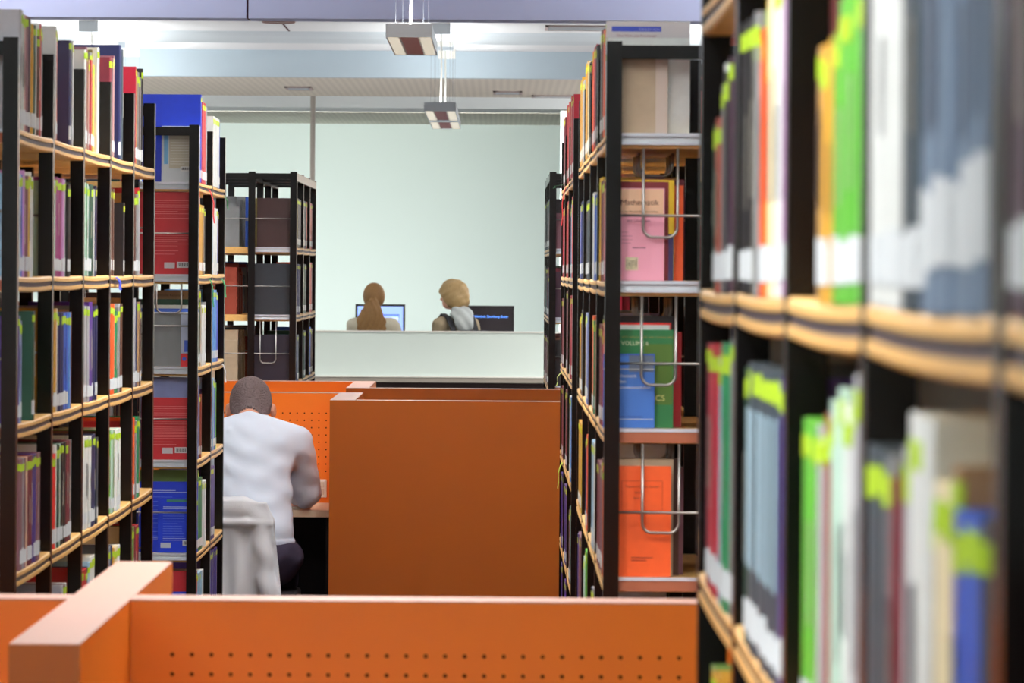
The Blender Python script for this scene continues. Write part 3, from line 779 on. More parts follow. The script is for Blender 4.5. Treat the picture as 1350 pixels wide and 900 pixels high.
hang(-1.025, 17.42, SH[0]-.01, .014, .05, .06, (40, 130, 70), 'green ribbon hanging from the top shelf above blue-white books')
hang(-1.025, 16.60, SH[1]+.0, .012, .10, .04, (30, 140, 70), 'thin green ribbon hanging from second shelf beside the seated man')
hang(-1.025, 17.30, SH[1]+.0, .014, .07, .07, (30, 150, 80), 'broad green ribbon bow hanging from second shelf over sky blue books')
hang(-1.025, 17.38, SH[2]-.0, .012, .07, .05, (220, 222, 226), 'white ribbon hanging from third shelf below the sky blue books')
hang(.222, 16.00, SH[0]+.005, -.012, .13, .10, (226, 40, 44), 'red ribbon hanging from the top shelf of the ribbon bookcase')
hang(.222, 16.3, SH[0]+.02, -.035, .012, .05, (40, 150, 90), 'green ribbon sticking out from top shelf of the ribbon bookcase')
hang(.222, 16.4, SH[2]+.0, -.02, .05, .08, (190, 200, 110), 'pale lime ribbon hanging from third shelf of the ribbon bookcase')
hang(.222, 16.4, SH[3]+.0, -.014, .09, .10, (196, 220, 70), 'bright lime ribbon hanging from fourth shelf of the ribbon bookcase')
hang(-1.025, 12.55, SH[1]+.012, .01, .035, .06, (40, 60, 200), 'blue ribbon scrap on the second shelf of the six-post bookcase')

# ------------------------------------------------------------------ orange study carrels
PH = EYE - .489
def holes(x0, x1, yf, zt, rows, parent, ox, oy):
    mb = MB(); p = .0288
    n = int((x1 - x0)/p)
    for i in range(n+1):
        for r in range(rows):
            cx, cz = x0 + i*p - ox, zt - r*p
            mb.prism([(cx + .0031*math.cos(k*math.pi/4), cz + .0031*math.sin(k*math.pi/4)) for k in range(8)], 'y', yf-oy-.0006, yf-oy+.001)
    o = mb.build('peg_holes', M_hole, parent); o['kind'] = 'stuff'
t = thing('study_carrel', 'orange study carrel with long pegboard panel and crossing divider under the camera', 'carrel', (-.59, 7.0, 0))
t['label'] = 'orange study carrel partition with pegboard holes crossed by a thick divider'
def board(x0, x1, y0, y1, name, m, t):
    o = MB().box(x0, x1, y0, y1, 0, PH-.0022).build(name, m, t)
    MB().box(x0, x1, y0, y1, PH-.002, PH).build('edge_strip', M_cap, o)
board(-1.9, -.0455, -.05, .05, 'panel', M_orange, t)
board(.0475, 1.21, -.05, .05, 'panel', M_orange, t)
board(-.045, .047, -.88, .85, 'divider', M_orange, t)
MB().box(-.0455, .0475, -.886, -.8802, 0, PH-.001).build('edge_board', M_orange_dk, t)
holes(-.480, .60, 6.95, PH-.081, 9, t, -.59, 7.0)
holes(-.480-.0288*8-.0288*34, -.480-.0288*8.6, 6.95, PH-.081, 9, t, -.59, 7.0)
def carrel(y, label, desk=True, back=1.0):
    t = thing('study_carrel', label, 'carrel', (-.588, y, 0))
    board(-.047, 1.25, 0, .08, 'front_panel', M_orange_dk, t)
    board(-.047, .047, .0805, back+.09, 'divider', M_orange, t)
    board(-1.4, -.0475, back, back+.09, 'back_panel', M_orange, t)
    holes(-.588-.047-.022-.0288*40, -.588-.047-.022, y+back, PH-.081, 9, t, -.588, y)
    if desk:
        MB().box(-1.4, -.0475, back-.60, back-.001, .668, .695).build('desk_top', M_desk, t, bevel=.002)
        MB().box(-1.4, -.0475, back-.06, back-.001, .0, .66).build('modesty_panel', M_dark, t)
        MB().box(-.075, -.0478, back-.58, back-.062, .0, .66).build('side_support', M_dark, t)
    return t
carrel(17.66, 'orange study carrel where the man in white sits', True, 1.02)
carrel(19.5, 'orange study carrel behind the one where the man sits', True, 1.1)
sw = thing('wall_socket', 'cream double socket plate on the orange carrel panel', 'socket', (-.705, 18.68, .752))
MB().box(-.024, .024, -.012, -.0002, -.036, .036).build('plate', M_white, sw, bevel=.004)
for z in (-.014, .016): MB().box(-.013, .013, -.016, -.0122, z-.011, z+.011).build('rocker', mat('cream_plastic', (214, 206, 188), .4), sw, bevel=.001)

# ------------------------------------------------------------------ counter and terminals
t = thing('service_counter', 'long white service counter front with dark recessed base', 'counter', (-1.0, 39.0, 0))
M_counter = mat('counter_white', (216, 228, 222), .5, .4, var=.01)
MB().box(-4.5, 4.0, 0, .05, .745, 1.106).build('front_panel', M_counter, t)
MB().box(-4.5, 4.0, -.01, .09, 1.1065, 1.118).build('top_cap', M_white, t)
MB().box(-4.5, 4.0, -.012, .06, .733, .7445).build('lower_lip', M_white, t)
MB().box(-4.5, 4.0, .0, .3, .692, .7325).build('ledge', mat('ledge_grey', (150, 142, 132), .6), t)
MB().box(-4.5, 4.0, .12, .3, .0, .6915).build('base', mat('base_brown', (62, 46, 44), .7), t)
t = thing('terminal_desk', 'long pale desk carrying two monitors behind the counter', 'desk', (-.6, 41.2, 0))
MB().box(-2.5, 2.0, 0, .8, .90, .93).build('desk_top', M_white, t)
for x in (-2.4, -.2, 1.9): MB().box(x-.03, x+.03, .1, .7, 0, .8998).build('leg_panel', M_white, t)
def monitor(x0, x1, ztop, zb, label, kind):
    xc = (x0+x1)/2; y = 41.5
    t = thing('monitor', label, 'monitor', (xc, y, .931), group='desk monitors')
    wd = x1-x0; a = zb - .931; b = ztop - .931
    fr = MB(); e = .018
    fr.box(-wd/2, wd/2, 0, .035, b-e, b).box(-wd/2, wd/2, 0, .035, a, a+e).box(-wd/2, -wd/2+e, 0, .035, a+e, b-e).box(wd/2-e, wd/2, 0, .035, a+e, b-e)
    fr.build('bezel', mat('monitor_black', (34, 30, 34), .4), t)
    MB().box(-wd/2+e, wd/2-e, .02, .045, a+e, b-e).build('back_shell', mat('monitor_black', (34, 30, 34), .4), t)
    if kind == 'light': sm = mat('screen_blue', (160, 190, 255), .3, emit=.75)
    else: sm = mat('screen_dark', (36, 30, 34), .3, emit=.5)
    s = MB().box(-wd/2+e+.0005, wd/2-e-.0005, .008, .0195, a+e+.0005, b-e-.0005).build('screen', sm, t)
    if kind == 'light':
        wm = mat('screen_line', (90, 125, 235), .3, emit=.7); wl = mat('screen_white', (205, 222, 255), .3, emit=.8)
        MB().box(-wd/2+.03, wd/2-.05, .0065, .0075, b-.10, b-.088).build('title_line', wm, s)
        MB().box(-wd/2+.03, wd/2-.05, .0065, .0075, a+.04, b-.115).build('window', wl, s)
        MB().box(wd/2-.058, wd/2-.052, .0055, .0062, a+.04, b-.105).build('window_edge', wm, s)
    else:
        me = text_mesh('Bibliothek Duisburg-Essen', .030, 'CENTER')
        p = link('screen_lettering', me, mat('screen_text', (90, 150, 255), .4, emit=1.6), s); p.location = (.015, .0065, b-.105); p.rotation_euler = (R(90), 0, 0)
    MB().box(-.03, .03, .045, .06, .012, a+.12).build('stand', mat('monitor_black', (34, 30, 34), .4), t)
    MB().box(-.11, .11, -.03, .14, 0, .0118).build('foot', mat('monitor_black', (34, 30, 34), .4), t)
mx_ = lambda px: (px-659)*41.5/6200
monitor(mx_(469), mx_(534.5), EYE-45*41.5/6200, .985, 'monitor with bright blue window on screen behind the long-haired woman', 'light')
monitor(mx_(611), mx_(678), EYE-46*41.5/6200, .985, 'monitor with black screen and blue lettering beside the backpack woman', 'dark')

# ------------------------------------------------------------------ people: smooth signed-distance surfaces
def sdf_mesh(name, fn, lo, hi, h):
    lo = np.array(lo, float); hi = np.array(hi, float)
    n = np.ceil((hi-lo)/h).astype(int) + 1
    g = np.meshgrid(*[lo[i] + h*np.arange(n[i]) for i in range(3)], indexing='ij')
    P = np.stack(g, -1); V = fn(P)
    ins = V < 0
    nx, ny, nz = [k-1 for k in n]
    acc = np.zeros((nx, ny, nz, 3)); cnt = np.zeros((nx, ny, nz))
    def sl(o): return (slice(o[0], o[0]+nx), slice(o[1], o[1]+ny), slice(o[2], o[2]+nz))
    for ax in range(3):
        for p in range(2):
            for q in range(2):
                o0 = [0, 0, 0]; oth = [k for k in range(3) if k != ax]; o0[oth[0]] = p; o0[oth[1]] = q
                o1 = list(o0); o1[ax] = 1
                a, b = V[sl(o0)], V[sl(o1)]; m = (a < 0) != (b < 0)
                tt = np.where(m, a/np.where(m, a-b, 1), 0)
                pos = np.zeros((nx, ny, nz, 3)); pos[...] = o0
                pos[..., ax] += tt
                acc += pos*m[..., None]; cnt += m
    act = cnt > 0
    idx = -np.ones((nx, ny, nz), int); idx[act] = np.arange(act.sum())
    ijk = np.stack(np.nonzero(act), -1)
    verts = lo + h*(ijk + acc[act]/cnt[act][:, None])
    faces = []
    for ax in range(3):
        o1 = [0, 0, 0]; o1[ax] = 1
        full = [slice(0, k) for k in n]
        sa = [slice(0, n[k]-1) if k == ax else slice(1, n[k]-1) for k in range(3)]
        sb = [slice(1, n[k]) if k == ax else slice(1, n[k]-1) for k in range(3)]
        A, B = ins[tuple(sa)], ins[tuple(sb)]
        u, v = [k for k in range(3) if k != ax]
        for flip in (0, 1):
            mm = (A & ~B) if not flip else (~A & B)
            e = np.stack(np.nonzero(mm), -1)
            if len(e) == 0: continue
            for k in range(3):
                if k != ax: e[:, k] += 1
            def cell(du, dv):
                c = e.copy(); c[:, u] -= du; c[:, v] -= dv
                return idx[c[:, 0], c[:, 1], c[:, 2]]
            q = np.stack([cell(1, 1), cell(0, 1), cell(0, 0), cell(1, 0)], -1)
            if (ax == 1) != bool(flip): q = q[:, ::-1]
            faces.append(q)
    F = np.concatenate(faces); F = F[(F >= 0).all(1)]
    me = bpy.data.meshes.new(name); me.from_pydata(verts.tolist(), [], F.tolist())
    me.polygons.foreach_set('use_smooth', [True]*len(me.polygons)); me.update()
    return me
def cap(P, a, b, ra, rb):
    a = np.array(a, float); b = np.array(b, float); d = b-a
    t = np.clip(((P-a) @ d)/(d @ d), 0, 1)
    return np.linalg.norm(P - a - t[..., None]*d, axis=-1) - (ra + (rb-ra)*t)
def ell(P, c, r, pitch=0.0, yaw=0.0):
    q = P - np.array(c, float)
    if yaw:
        cs_, sn = math.cos(yaw), math.sin(yaw)
        q = np.stack([cs_*q[..., 0]+sn*q[..., 1], -sn*q[..., 0]+cs_*q[..., 1], q[..., 2]], -1)
    if pitch:
        cs_, sn = math.cos(pitch), math.sin(pitch)
        q = np.stack([q[..., 0], cs_*q[..., 1]+sn*q[..., 2], -sn*q[..., 1]+cs_*q[..., 2]], -1)
    r = np.array(r, float)
    k0 = np.linalg.norm(q/r, axis=-1); k1 = np.linalg.norm(q/(r*r), axis=-1)
    return k0*(k0-1)/(k1+1e-9)
def smin(a, b, k):
    h = np.clip(.5 + .5*(b-a)/k, 0, 1)
    return b + (a-b)*h - k*h*(1-h)
def U(k, *ds):
    r = ds[0]
    for d in ds[1:]: r = smin(r, d, k)
    return r
M_skin = mat('skin', (208, 148, 122), .55, .4, var=.06, scale=25, bump=.05, bscale=200)
M_skin_f = mat('fair_skin', (222, 168, 146), .55, .4, var=.05, scale=25)
M_shirt = mat('white_knit', (216, 226, 242), .85, .2, var=.03, scale=12, bump=.15, bscale=420)
M_jean = mat('dark_jeans', (62, 54, 72), .85, .2, var=.2, scale=18, bump=.2, bscale=300)
M_stub = mat('cropped_hair', (114, 99, 99), .9, .2, var=.25, scale=160, bump=.4, bscale=420)
M_shoe = mat('dark_shoe', (40, 36, 38), .6)

man = thing('person', 'man with cropped hair in a white long-sleeved top sitting at the orange carrel', 'person', (-.95, 17.9, 0))
hc = np.array((-.006, .215, 1.107))      # head centre, facing +y and bowed
def ears(P):
    d = None
    for s in (-1, 1):
        e = ell(P, hc + np.array((s*.087, .012, -.032)), (.013, .019, .031), .5)
        e = np.maximum(e, -ell(P, hc + np.array((s*.099, .002, -.030)), (.008, .011, .019), .5))
        d = e if d is None else np.minimum(d, e)
    return d
def man_head(P):
    sk = ell(P, hc, (.079, .1, .098), -.45)
    jaw = ell(P, hc + np.array((0, .055, -.065)), (.056, .06, .06), -.3)
    neck = cap(P, (-.004, .10, 1.01), (-.006, .165, 1.075), .062, .058)
    nose = ell(P, hc + np.array((0, .128, -.055)), (.014, .022, .022))
    d = U(.03, sk, jaw, neck)
    fold = cap(P, hc+np.array((-.035, -.078, -.052)), hc+np.array((.035, -.078, -.052)), .006, .006)
    d = smin(d, cap(P, hc+np.array((-.04, -.066, -.066)), hc+np.array((.04, -.066, -.066)), .014, .014), .012)
    d = U(.008, d, nose)
    d = smin(d, ears(P), .008)
    d = np.maximum(d, -(ell(P, hc + np.array((-.032, .112, -.03)), (.014, .012, .008))))
    d = np.maximum(d, -(ell(P, hc + np.array((.032, .112, -.03)), (.014, .012, .008))))
    d = np.maximum(d, -(ell(P, hc + np.array((0, .112, -.095)), (.022, .01, .004))))
    return d
def man_torso(P):
    d = U(.07, ell(P, (.0, -.06, .60), (.175, .115, .14)), ell(P, (-.002, .0, .76), (.165, .108, .17), -.3),
          ell(P, (-.004, .06, .92), (.178, .105, .13), -.3), cap(P, (-.125, .085, .975), (.125, .085, .975), .062, .062))
    d = smin(d, cap(P, (-.004, .09, .99), (-.006, .145, 1.05), .075, .064), .05)
    return d
def man_arm(P, s, r=1.0):
    a, e, w_ = (s*.178, .085, .958), (s*.212, .185, .765), (s*.145, .40, .744)
    return U(.03, cap(P, a, e, .066*r, .052*r), cap(P, e, w_, .052*r, .038*r))
def hand(P, s):
    w_ = np.array((s*.138, .42, .737))
    d = U(.012, ell(P, w_ + np.array((-s*.012, .04, 0)), (.038, .048, .017)), cap(P, (s*.147, .385, .742), w_ + np.array((0, .01, 0)), .027, .025))
    for k, (dx, ln) in enumerate(((-.030, .058), (-.011, .068), (.008, .062), (.026, .048))):
        b = w_ + np.array((-s*.012 + dx, .078, .002)); m_ = b + np.array((-s*.004, ln*.5, .006)); t_ = b + np.array((-s*.008, ln*.92, -.012))
        d = smin(d, np.minimum(cap(P, b, m_, .0092, .0085), cap(P, m_, t_, .0085, .007)), .005)
    tb = w_ + np.array((-s*.045, .02, 0)); tm = tb + np.array((-s*.026, .03, .002)); te = tm + np.array((-s*.004, .032, -.006))
    return smin(d, np.minimum(cap(P, tb, tm, .013, .011), cap(P, tm, te, .011, .008)), .008)
def man_legs(P, r=0):
    d = ell(P, (0.01, -.06, .53), (.195+r, .135+r, .105+r))
    for s in (-1, 1):
        d = U(.04, d, cap(P, (s*.10+.01, -.03, .515), (s*.11, .40, .515), .092+r, .068+r), cap(P, (s*.11, .40, .515), (s*.115, .36, .12), .066+r, .045+r))
    return d
def man_body(P):
    d = np.minimum(man_head(P), man_torso(P) + .012)
    for s in (-1, 1): d = U(.01, d, man_arm(P, s, .78), hand(P, s))
    return smin(d, np.minimum(man_legs(P, -.012), np.minimum(cap(P, (-.115, .36, .1), (-.115, .44, .06), .04, .03), cap(P, (.115, .36, .1), (.115, .44, .06), .04, .03))), .02)
link('body', sdf_mesh('body', man_body, (-.35, -.28, .01), (.35, .62, 1.26), .0072), M_skin, man)
def wr(P):   # cloth creases
    x, y, z = P[..., 0], P[..., 1], P[..., 2]
    return (.0035*np.sin(38*z + 22*np.abs(x) + 4*np.sin(17*x)) * np.clip((.80-z)/.2, 0, 1)
            + .0022*np.sin(60*(z - .6*np.abs(x)) + 9*x) * np.clip((.22-np.abs(np.abs(x)-.1))/.2, 0, 1)
            + .003*np.sin(30*x + 26*z) * np.clip((np.abs(x)-.13)/.06, 0, 1) + .0015*np.sin(80*z + 30*x))
def shirt(P):
    d = man_torso(P) - .004
    for s in (-1, 1): d = smin(d, man_arm(P, s, 1.0), .022)
    d = d + wr(P)
    for a_, b_ in (((-.075, -.005, 1.005), (-.01, -.035, .925)), ((.085, .0, 1.0), (.02, -.035, .925)), ((.165, .03, .93), (.135, -.02, .80)), ((.15, -.04, .70), (.06, -.10, .62)), ((.16, -.02, .76), (.08, -.09, .68))):
        d = smin(d, cap(P, a_, b_, .010, .006) + .0075, .012)
        q_ = cap(P, a_, b_, .0, .0); d = d - .0045*np.exp(-(q_/.016)**2)
    # ribbed collar standing to a soft point at the nape
    d = smin(d, cap(P, (.0, .088, 1.05), (-.006, .13, 1.062), .064, .062), .02)
    d = np.maximum(d, P[..., 2] - (1.080 - .30*np.abs(P[..., 0]+.004) + .0*P[..., 1]))
    d = np.maximum(d, .562 - P[..., 2] + .012*np.sin(9*P[..., 0]))
    hem = np.abs(man_torso(P) - .001) - .0055
    hem = np.maximum(hem, np.maximum(P[..., 2] - .60, .555 - P[..., 2] + .01*np.sin(9*P[..., 0])))
    d = np.minimum(d, hem)
    for s in (-1, 1):     # cuffs end before the hands
        q = (P - np.array((s*.145, .40, .744))) @ (np.array((-s*.065, .215, -.02))/.2255)
        arm = cap(P, (s*.212, .185, .765), (s*.145, .40, .744), .05, .04)
        d = np.where((q > -.012) & (P[..., 2] < .82) & (P[..., 1] > .33), np.maximum(d, q + .004), d)
    return d
link('sweater', sdf_mesh('sweater', shirt, (-.32, -.24, .52), (.32, .46, 1.13), .0062), M_shirt, man)
def jeans(P):
    d = man_legs(P) + .003*np.sin(45*P[..., 2] + 30*P[..., 0])*np.clip((.62-P[..., 2])/.1, 0, 1)
    d = d + .002*np.sin(70*P[..., 0] - 50*P[..., 2] + 20*P[..., 1])
    return np.maximum(d, P[..., 2] - .615)
link('jeans', sdf_mesh('jeans', jeans, (-.30, -.26, .06), (.30, .52, .65), .008), M_jean, man)
def hair(P):
    core = U(.03, ell(P, hc, (.079, .1, .098), -.45), ell(P, hc + np.array((0, .055, -.065)), (.056, .06, .06), -.3), cap(P, (-.004, .10, 1.01), (-.006, .165, 1.075), .062, .058))
    core = smin(core, cap(P, hc+np.array((-.04, -.066, -.066)), hc+np.array((.04, -.066, -.066)), .014, .014), .012)
    d = np.abs(core - .0014) - .0022
    q = P - hc
    cut = np.maximum(-q[..., 2]*.9 - .040 + .9*np.clip(q[..., 1]+.02, 0, .2)*.9 - .012*np.clip(1 - np.abs(q[..., 0])/.05, 0, 1), q[..., 1] - .085)
    return np.maximum(d, cut)
link('cropped_hair', sdf_mesh('cropped_hair', hair, hc-.125, hc+.125, .0042), M_stub, man)
for s in (-1, 1):
    def shoe(P, s=s): return np.maximum(U(.02, ell(P, (s*.115, .43, .045), (.046, .13, .045)), cap(P, (s*.115, .36, .08), (s*.115, .36, .11), .05, .05)), .006 - P[..., 2])
    link('shoe', sdf_mesh('shoe', shoe, (s*.115-.08, .25, -.01), (s*.115+.08, .60, .18), .01), M_shoe, man)

# chair under the man, jacket over its back
ch = thing('office_chair', 'dark chair under the man, its back covered by a pale jacket', 'chair', (-.965, 17.86, 0))
M_chair = mat('chair_dark', (34, 28, 32), .7, var=.1)
MB().box(-.21, .21, -.16, .22, .355, .40).build('seat', M_chair, ch, bevel=.012)
MB().box(-.23, .09, -.215, -.192, .46, .735).build('backrest', M_chair, ch, bevel=.006)
for s in (-1, 1):
    for yy in (-.15, .2):
        MB().tube([(s*.18, yy, .355), (s*.2, yy*1.1, .0)], .012, 8).build('leg', M_steel, ch, True)
    MB().tube([(s*.12-.01, -.17, .37), (s*.12-.01, -.205, .42), (s*.12-.01, -.205, .48)], .009, 8).build('back_support', M_steel, ch, True)
def jacket(P):
    x, y, z = P[..., 0], P[..., 1], P[..., 2]
    # long folds, hanging from the seat back
    fold = .010*np.sin(34*x + 3*np.sin(6*z)) + .005*np.sin(75*x + 5*z)
    fold = fold*np.clip((.74 - z)/.12, 0, 1)
    xr = .118 + .035*np.clip((.68-z)/.3, 0, 1) - .03*np.clip((z-.68)/.08, 0, 1)
    sl_ = np.maximum(np.abs(y + .226 + fold) - .017, np.maximum(x - xr, np.maximum(-.20 - x, np.maximum(z - .742, .30 - z))))
    top_z = .742 - .10*np.clip((x + .02)/.16, 0, 1)**1.4
    hood = cap(P, (-.22, -.205, .735), (.0, -.215, .722), .040, .040)
    hood = smin(hood, cap(P, (.0, -.215, .722), (.092, -.226, .672), .040, .026), .03)
    rim = cap(P, (-.22, -.238, .668), (.02, -.252, .672), .016, .016)
    rim = smin(rim, cap(P, (.02, -.252, .672), (.112, -.244, .668), .016, .014), .01)
    sleeve = cap(P, (.075, -.236, .64), (.112, -.240, .33), .030, .040)
    d = smin(sl_ - .004, hood, .03); d = smin(d, rim, .008); d = smin(d, sleeve + .004*np.sin(50*z+20*x), .012)
    back = np.maximum(np.abs(y + .170) - .008, np.maximum(np.maximum(x - .08, -.20 - x), np.maximum(z - .73, .58 - z)))
    chairb = np.maximum(np.abs(y + .2035) - .0135, np.maximum(np.abs(x + .07) - .166, np.maximum(z - .740, .3 - z)))
    d = smin(d, back, .02)
    return np.maximum(d, -chairb)
jk = link('jacket', sdf_mesh('jacket', jacket, (-.24, -.29, .27), (.19, -.145, .80), .0055), mat('pale_fleece', (214, 216, 222), .9, .15, var=.03, scale=10, bump=.15, bscale=380))
jk.location = (-.965, 17.86, 0)
tag(jk, 'pale grey hooded jacket draped over the chair back behind the man', 'jacket')
# open book on the desk below his forearm
bk = thing('notepad', 'cream paper pad on the desk under the forearm of the man', 'notepad', (-.80, 18.22, .695))
MB().box(-.13, .075, -.06, .14, .0003, .008).build('page_block', M_page, bk)
MB().box(-.13, .075, -.06, .14, .0082, .0092).build('top_sheet', M_white, bk)

# woman with ponytail, back to us
w1 = thing('person', 'woman with long light-brown ponytail in a cream cardigan at bright monitor', 'person', ((493-659)*40.2/6200, 40.2, 0))
hz = np.array((0., .06, 1.392))
def turn(P, c, a):
    q = P - c; cs_, sn = math.cos(a), math.sin(a)
    return np.stack([cs_*q[..., 0]+sn*q[..., 1], -sn*q[..., 0]+cs_*q[..., 1], q[..., 2]], -1) + c
def female(P, hc_, sh=.17, zsh=1.185, legs=True, yaw=0.0):
    P0 = P
    if yaw: P = turn(P, hc_, yaw)
    d = U(.02, ell(P, hc_, (.07, .088, .1)), ell(P, hc_ + np.array((0, .04, -.06)), (.05, .055, .055)), cap(P, (0, .01, zsh+.02), hc_ + np.array((0, -.02, -.06)), .045, .045))
    d = smin(d, ell(P, hc_ + np.array((0, .1, -.03)), (.012, .018, .018)), .008)
    for s in (-1, 1): d = smin(d, ell(P, hc_ + np.array((s*.073, .0, -.02)), (.01, .016, .026)), .006)
    d = np.maximum(d, -ell(P, hc_ + np.array((-.028, .086, 0)), (.014, .012, .008))); d = np.maximum(d, -ell(P, hc_ + np.array((.028, .086, 0)), (.014, .012, .008)))
    P = P0
    d = U(.05, d, cap(P, (-sh*.8, 0, zsh-.03), (sh*.8, 0, zsh-.03), .05, .05), ell(P, (0, .0, zsh-.2), (.14, .09, .2)), ell(P, (0, -.02, zsh-.45), (.16, .11, .16)))
    for s in (-1, 1):
        d = U(.03, d, cap(P, (s*sh, 0, zsh-.04), (s*(sh+.05), .02, zsh-.28), .045, .037), cap(P, (s*(sh+.05), .02, zsh-.28), (s*.13, .26, zsh-.22), .037, .027))
        hb = np.array((s*.12, .29, zsh-.22))
        d = smin(d, ell(P, hb + np.array((0, .03, 0)), (.034, .045, .016)), .01)
        for dx in (-.024, -.008, .008, .023): d = smin(d, cap(P, hb+np.array((dx, .065, 0)), hb+np.array((dx, .115 - abs(dx)*.5, -.01)), .008, .007), .004)
        d = smin(d, cap(P, hb+np.array((-s*.03, .02, 0)), hb+np.array((-s*.055, .065, -.004)), .010, .008), .006)
        if legs: d = U(.03, d, cap(P, (s*.085, -.01, zsh-.55), (s*.085, .01, .42), .085, .055), cap(P, (s*.085, .01, .42), (s*.085, -.01, .07), .052, .035), cap(P, (s*.085, -.02, .045), (s*.085, .13, .035), .035, .028))
    return d
link('body', sdf_mesh('body', lambda P: female(P, hz), (-.3, -.2, -.0), (.3, .45, 1.55), .012), M_skin_f, w1)
def cardigan(P, sh=.17, zsh=1.185):
    d = U(.05, cap(P, (-sh*.8, 0, zsh-.03), (sh*.8, 0, zsh-.03), .062, .062), ell(P, (0, 0, zsh-.2), (.16, .105, .2)), ell(P, (0, -.02, zsh-.45), (.18, .125, .18)))
    for s in (-1, 1): d = U(.03, d, cap(P, (s*sh, 0, zsh-.04), (s*(sh+.05), .02, zsh-.28), .060, .05), cap(P, (s*(sh+.05), .02, zsh-.28), (s*.135, .24, zsh-.22), .05, .04))
    d = d + .004*np.sin(40*P[..., 2] + 20*P[..., 0])
    return np.maximum(d, P[..., 2] - zsh - .035)
link('cardigan', sdf_mesh('cardigan', cardigan, (-.32, -.2, .5), (.32, .34, 1.26), .010), mat('cream_knit', (206, 198, 180), .9, .2, bump=.2, bscale=200), w1)
def skirt(P):
    d = np.maximum(U(.05, cap(P, (-.09, -.01, .72), (-.09, .01, .15), .105, .075), cap(P, (.09, -.01, .72), (.09, .01, .15), .105, .075)), P[..., 2] - .78)
    return np.maximum(d, .10 - P[..., 2])
link('trousers', sdf_mesh('trousers', skirt, (-.25, -.2, .06), (.25, .2, .82), .014), M_jean, w1)
def pony(P):
    q = P - hz
    capd = np.maximum(ell(P, hz + np.array((0, -.008, .006)), (.094, .10, .116)), q[..., 1] - .045 - .5*np.clip(q[..., 2], 0, 1))
    capd = np.maximum(capd, -q[..., 2] - .075)
    tail = U(.03, ell(P, hz + np.array((0, -.10, -.045)), (.035, .035, .035)), ell(P, hz + np.array((-.012, -.125, -.14)), (.085, .035, .11)), ell(P, hz + np.array((-.012, -.12, -.24)), (.125, .03, .13)), ell(P, hz + np.array((-.065, -.12, -.22)), (.07, .03, .11)))
    st = .003*np.sin(150*P[..., 0] + 6*np.sin(14*P[..., 2]))
    return smin(capd, tail + st, .015)
link('ponytail_hair', sdf_mesh('ponytail_hair', pony, hz-np.array((.17, .20, .42)), hz+np.array((.15, .12, .14)), .007), mat('light_brown_hair', (142, 104, 62), .55, .4, var=.35, scale=30, stretch=(8, 8, .6)), w1)

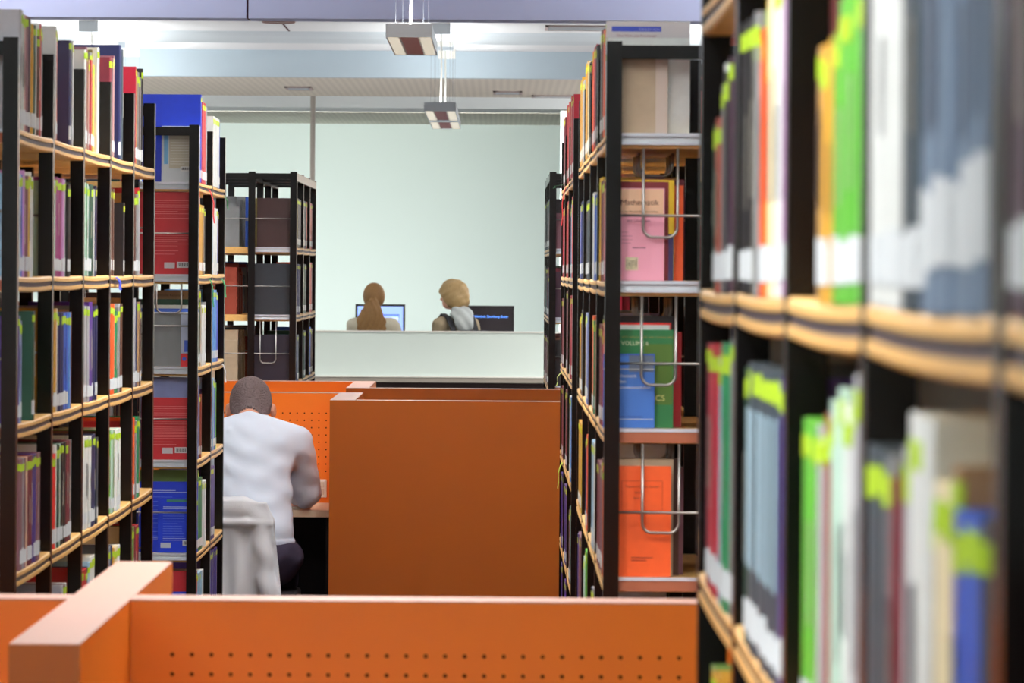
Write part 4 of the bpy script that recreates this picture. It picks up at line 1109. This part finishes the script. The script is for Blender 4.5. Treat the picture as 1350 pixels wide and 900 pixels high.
# woman with backpack, turned to the side
w2 = thing('person', 'woman with blond bob in khaki jacket, grey hood and backpack, looking down', 'person', ((602-659)*40.2/6200, 40.2, 0), R(34))
h2 = np.array((0., .055, 1.405))
link('body', sdf_mesh('body', lambda P: female(P, h2, yaw=R(38)), (-.3, -.2, -.0), (.3, .45, 1.57), .012), M_skin_f, w2)
link('jacket', sdf_mesh('jacket', lambda P: cardigan(P, .17, 1.20), (-.32, -.2, .5), (.32, .34, 1.28), .010), mat('khaki_cloth', (156, 140, 116), .85, .2, var=.1, scale=10, bump=.2, bscale=120), w2)
link('trousers', sdf_mesh('trousers', skirt, (-.25, -.2, .06), (.25, .2, .82), .014), M_jean, w2)
def bob(P):
    P = turn(P, h2, R(38)); q = P - h2
    d = smin(ell(P, h2 + np.array((0, -.008, .026)), (.108, .128, .118)), ell(P, h2 + np.array((0, -.05, -.04)), (.108, .095, .095)), .03)
    d = d + .003*np.sin(70*q[..., 0] + 40*q[..., 2]) + .002*np.sin(110*q[..., 2] + 60*q[..., 1])
    face = np.maximum(np.maximum(.062 - q[..., 1], q[..., 2] - .022), -.4 - q[..., 2])
    face2 = np.maximum(np.maximum(.03 - q[..., 1], q[..., 2] + .03), -1 - q[..., 2])
    fc = ell(P, h2 + np.array((0, .115, -.055)), (.078, .085, .088))
    return np.maximum(np.maximum(d, -fc), -q[..., 2] - .11)
link('bob_hair', sdf_mesh('bob_hair', bob, h2-.17, h2+.17, .007), mat('blond_hair', (172, 142, 98), .5, .4, var=.3, scale=24, stretch=(6, 6, .8)), w2)
def hood2(P):
    c0 = np.array((0, -.075, 1.235))
    d = U(.03, ell(P, c0 + np.array((0, -.01, .02)), (.115, .05, .055)), ell(P, c0 + np.array((0, -.05, -.055)), (.095, .045, .09)), ell(P, c0 + np.array((0, .02, .045)), (.085, .045, .03)))
    return d + .005*np.sin(60*P[..., 0] + 45*P[..., 2])
link('hood', sdf_mesh('hood', hood2, (-.16, -.22, 1.04), (.16, .04, 1.34), .007), mat('grey_hood', (186, 190, 190), .9, .2, var=.08, scale=30), w2)
bp = thing('backpack', 'dark grey backpack worn on one shoulder by the woman in khaki', 'backpack', w2.location, R(34))
def strap_pts(s): return [(s*.11, .085, .98), (s*.118, .098, 1.10), (s*.122, .070, 1.20), (s*.122, .015, 1.242), (s*.122, -.06, 1.215), (s*.115, -.125, 1.12), (s*.105, -.150, 1.00)]
M_pack = mat('backpack_cloth', (58, 58, 62), .8, .2, var=.15, scale=20)
def pack(P):
    d = np.maximum(np.maximum(np.abs(P[..., 0]) - .12, np.abs(P[..., 1] + .205) - .045), np.abs(P[..., 2] - .92) - .17) - .025
    return d + .004*np.sin(40*P[..., 2])
link('bag', sdf_mesh('bag', pack, (-.18, -.30, .70), (.18, -.10, 1.14), .010), M_pack, bp)
for s in (-1, 1):
    mb = MB(); P_ = strap_pts(s)
    for (x, y, z) in P_: mb.v += [(x-.026, y, z), (x+.026, y, z), (x+.026, y*1.0+.0, z+.012), (x-.026, y, z+.012)]
    for i in range(len(P_)-1):
        for k in range(4): j = (k+1) % 4; mb.f.append((4*i+k, 4*i+j, 4*i+4+j, 4*i+4+k))
    o = mb.build('strap', M_pack, bp)
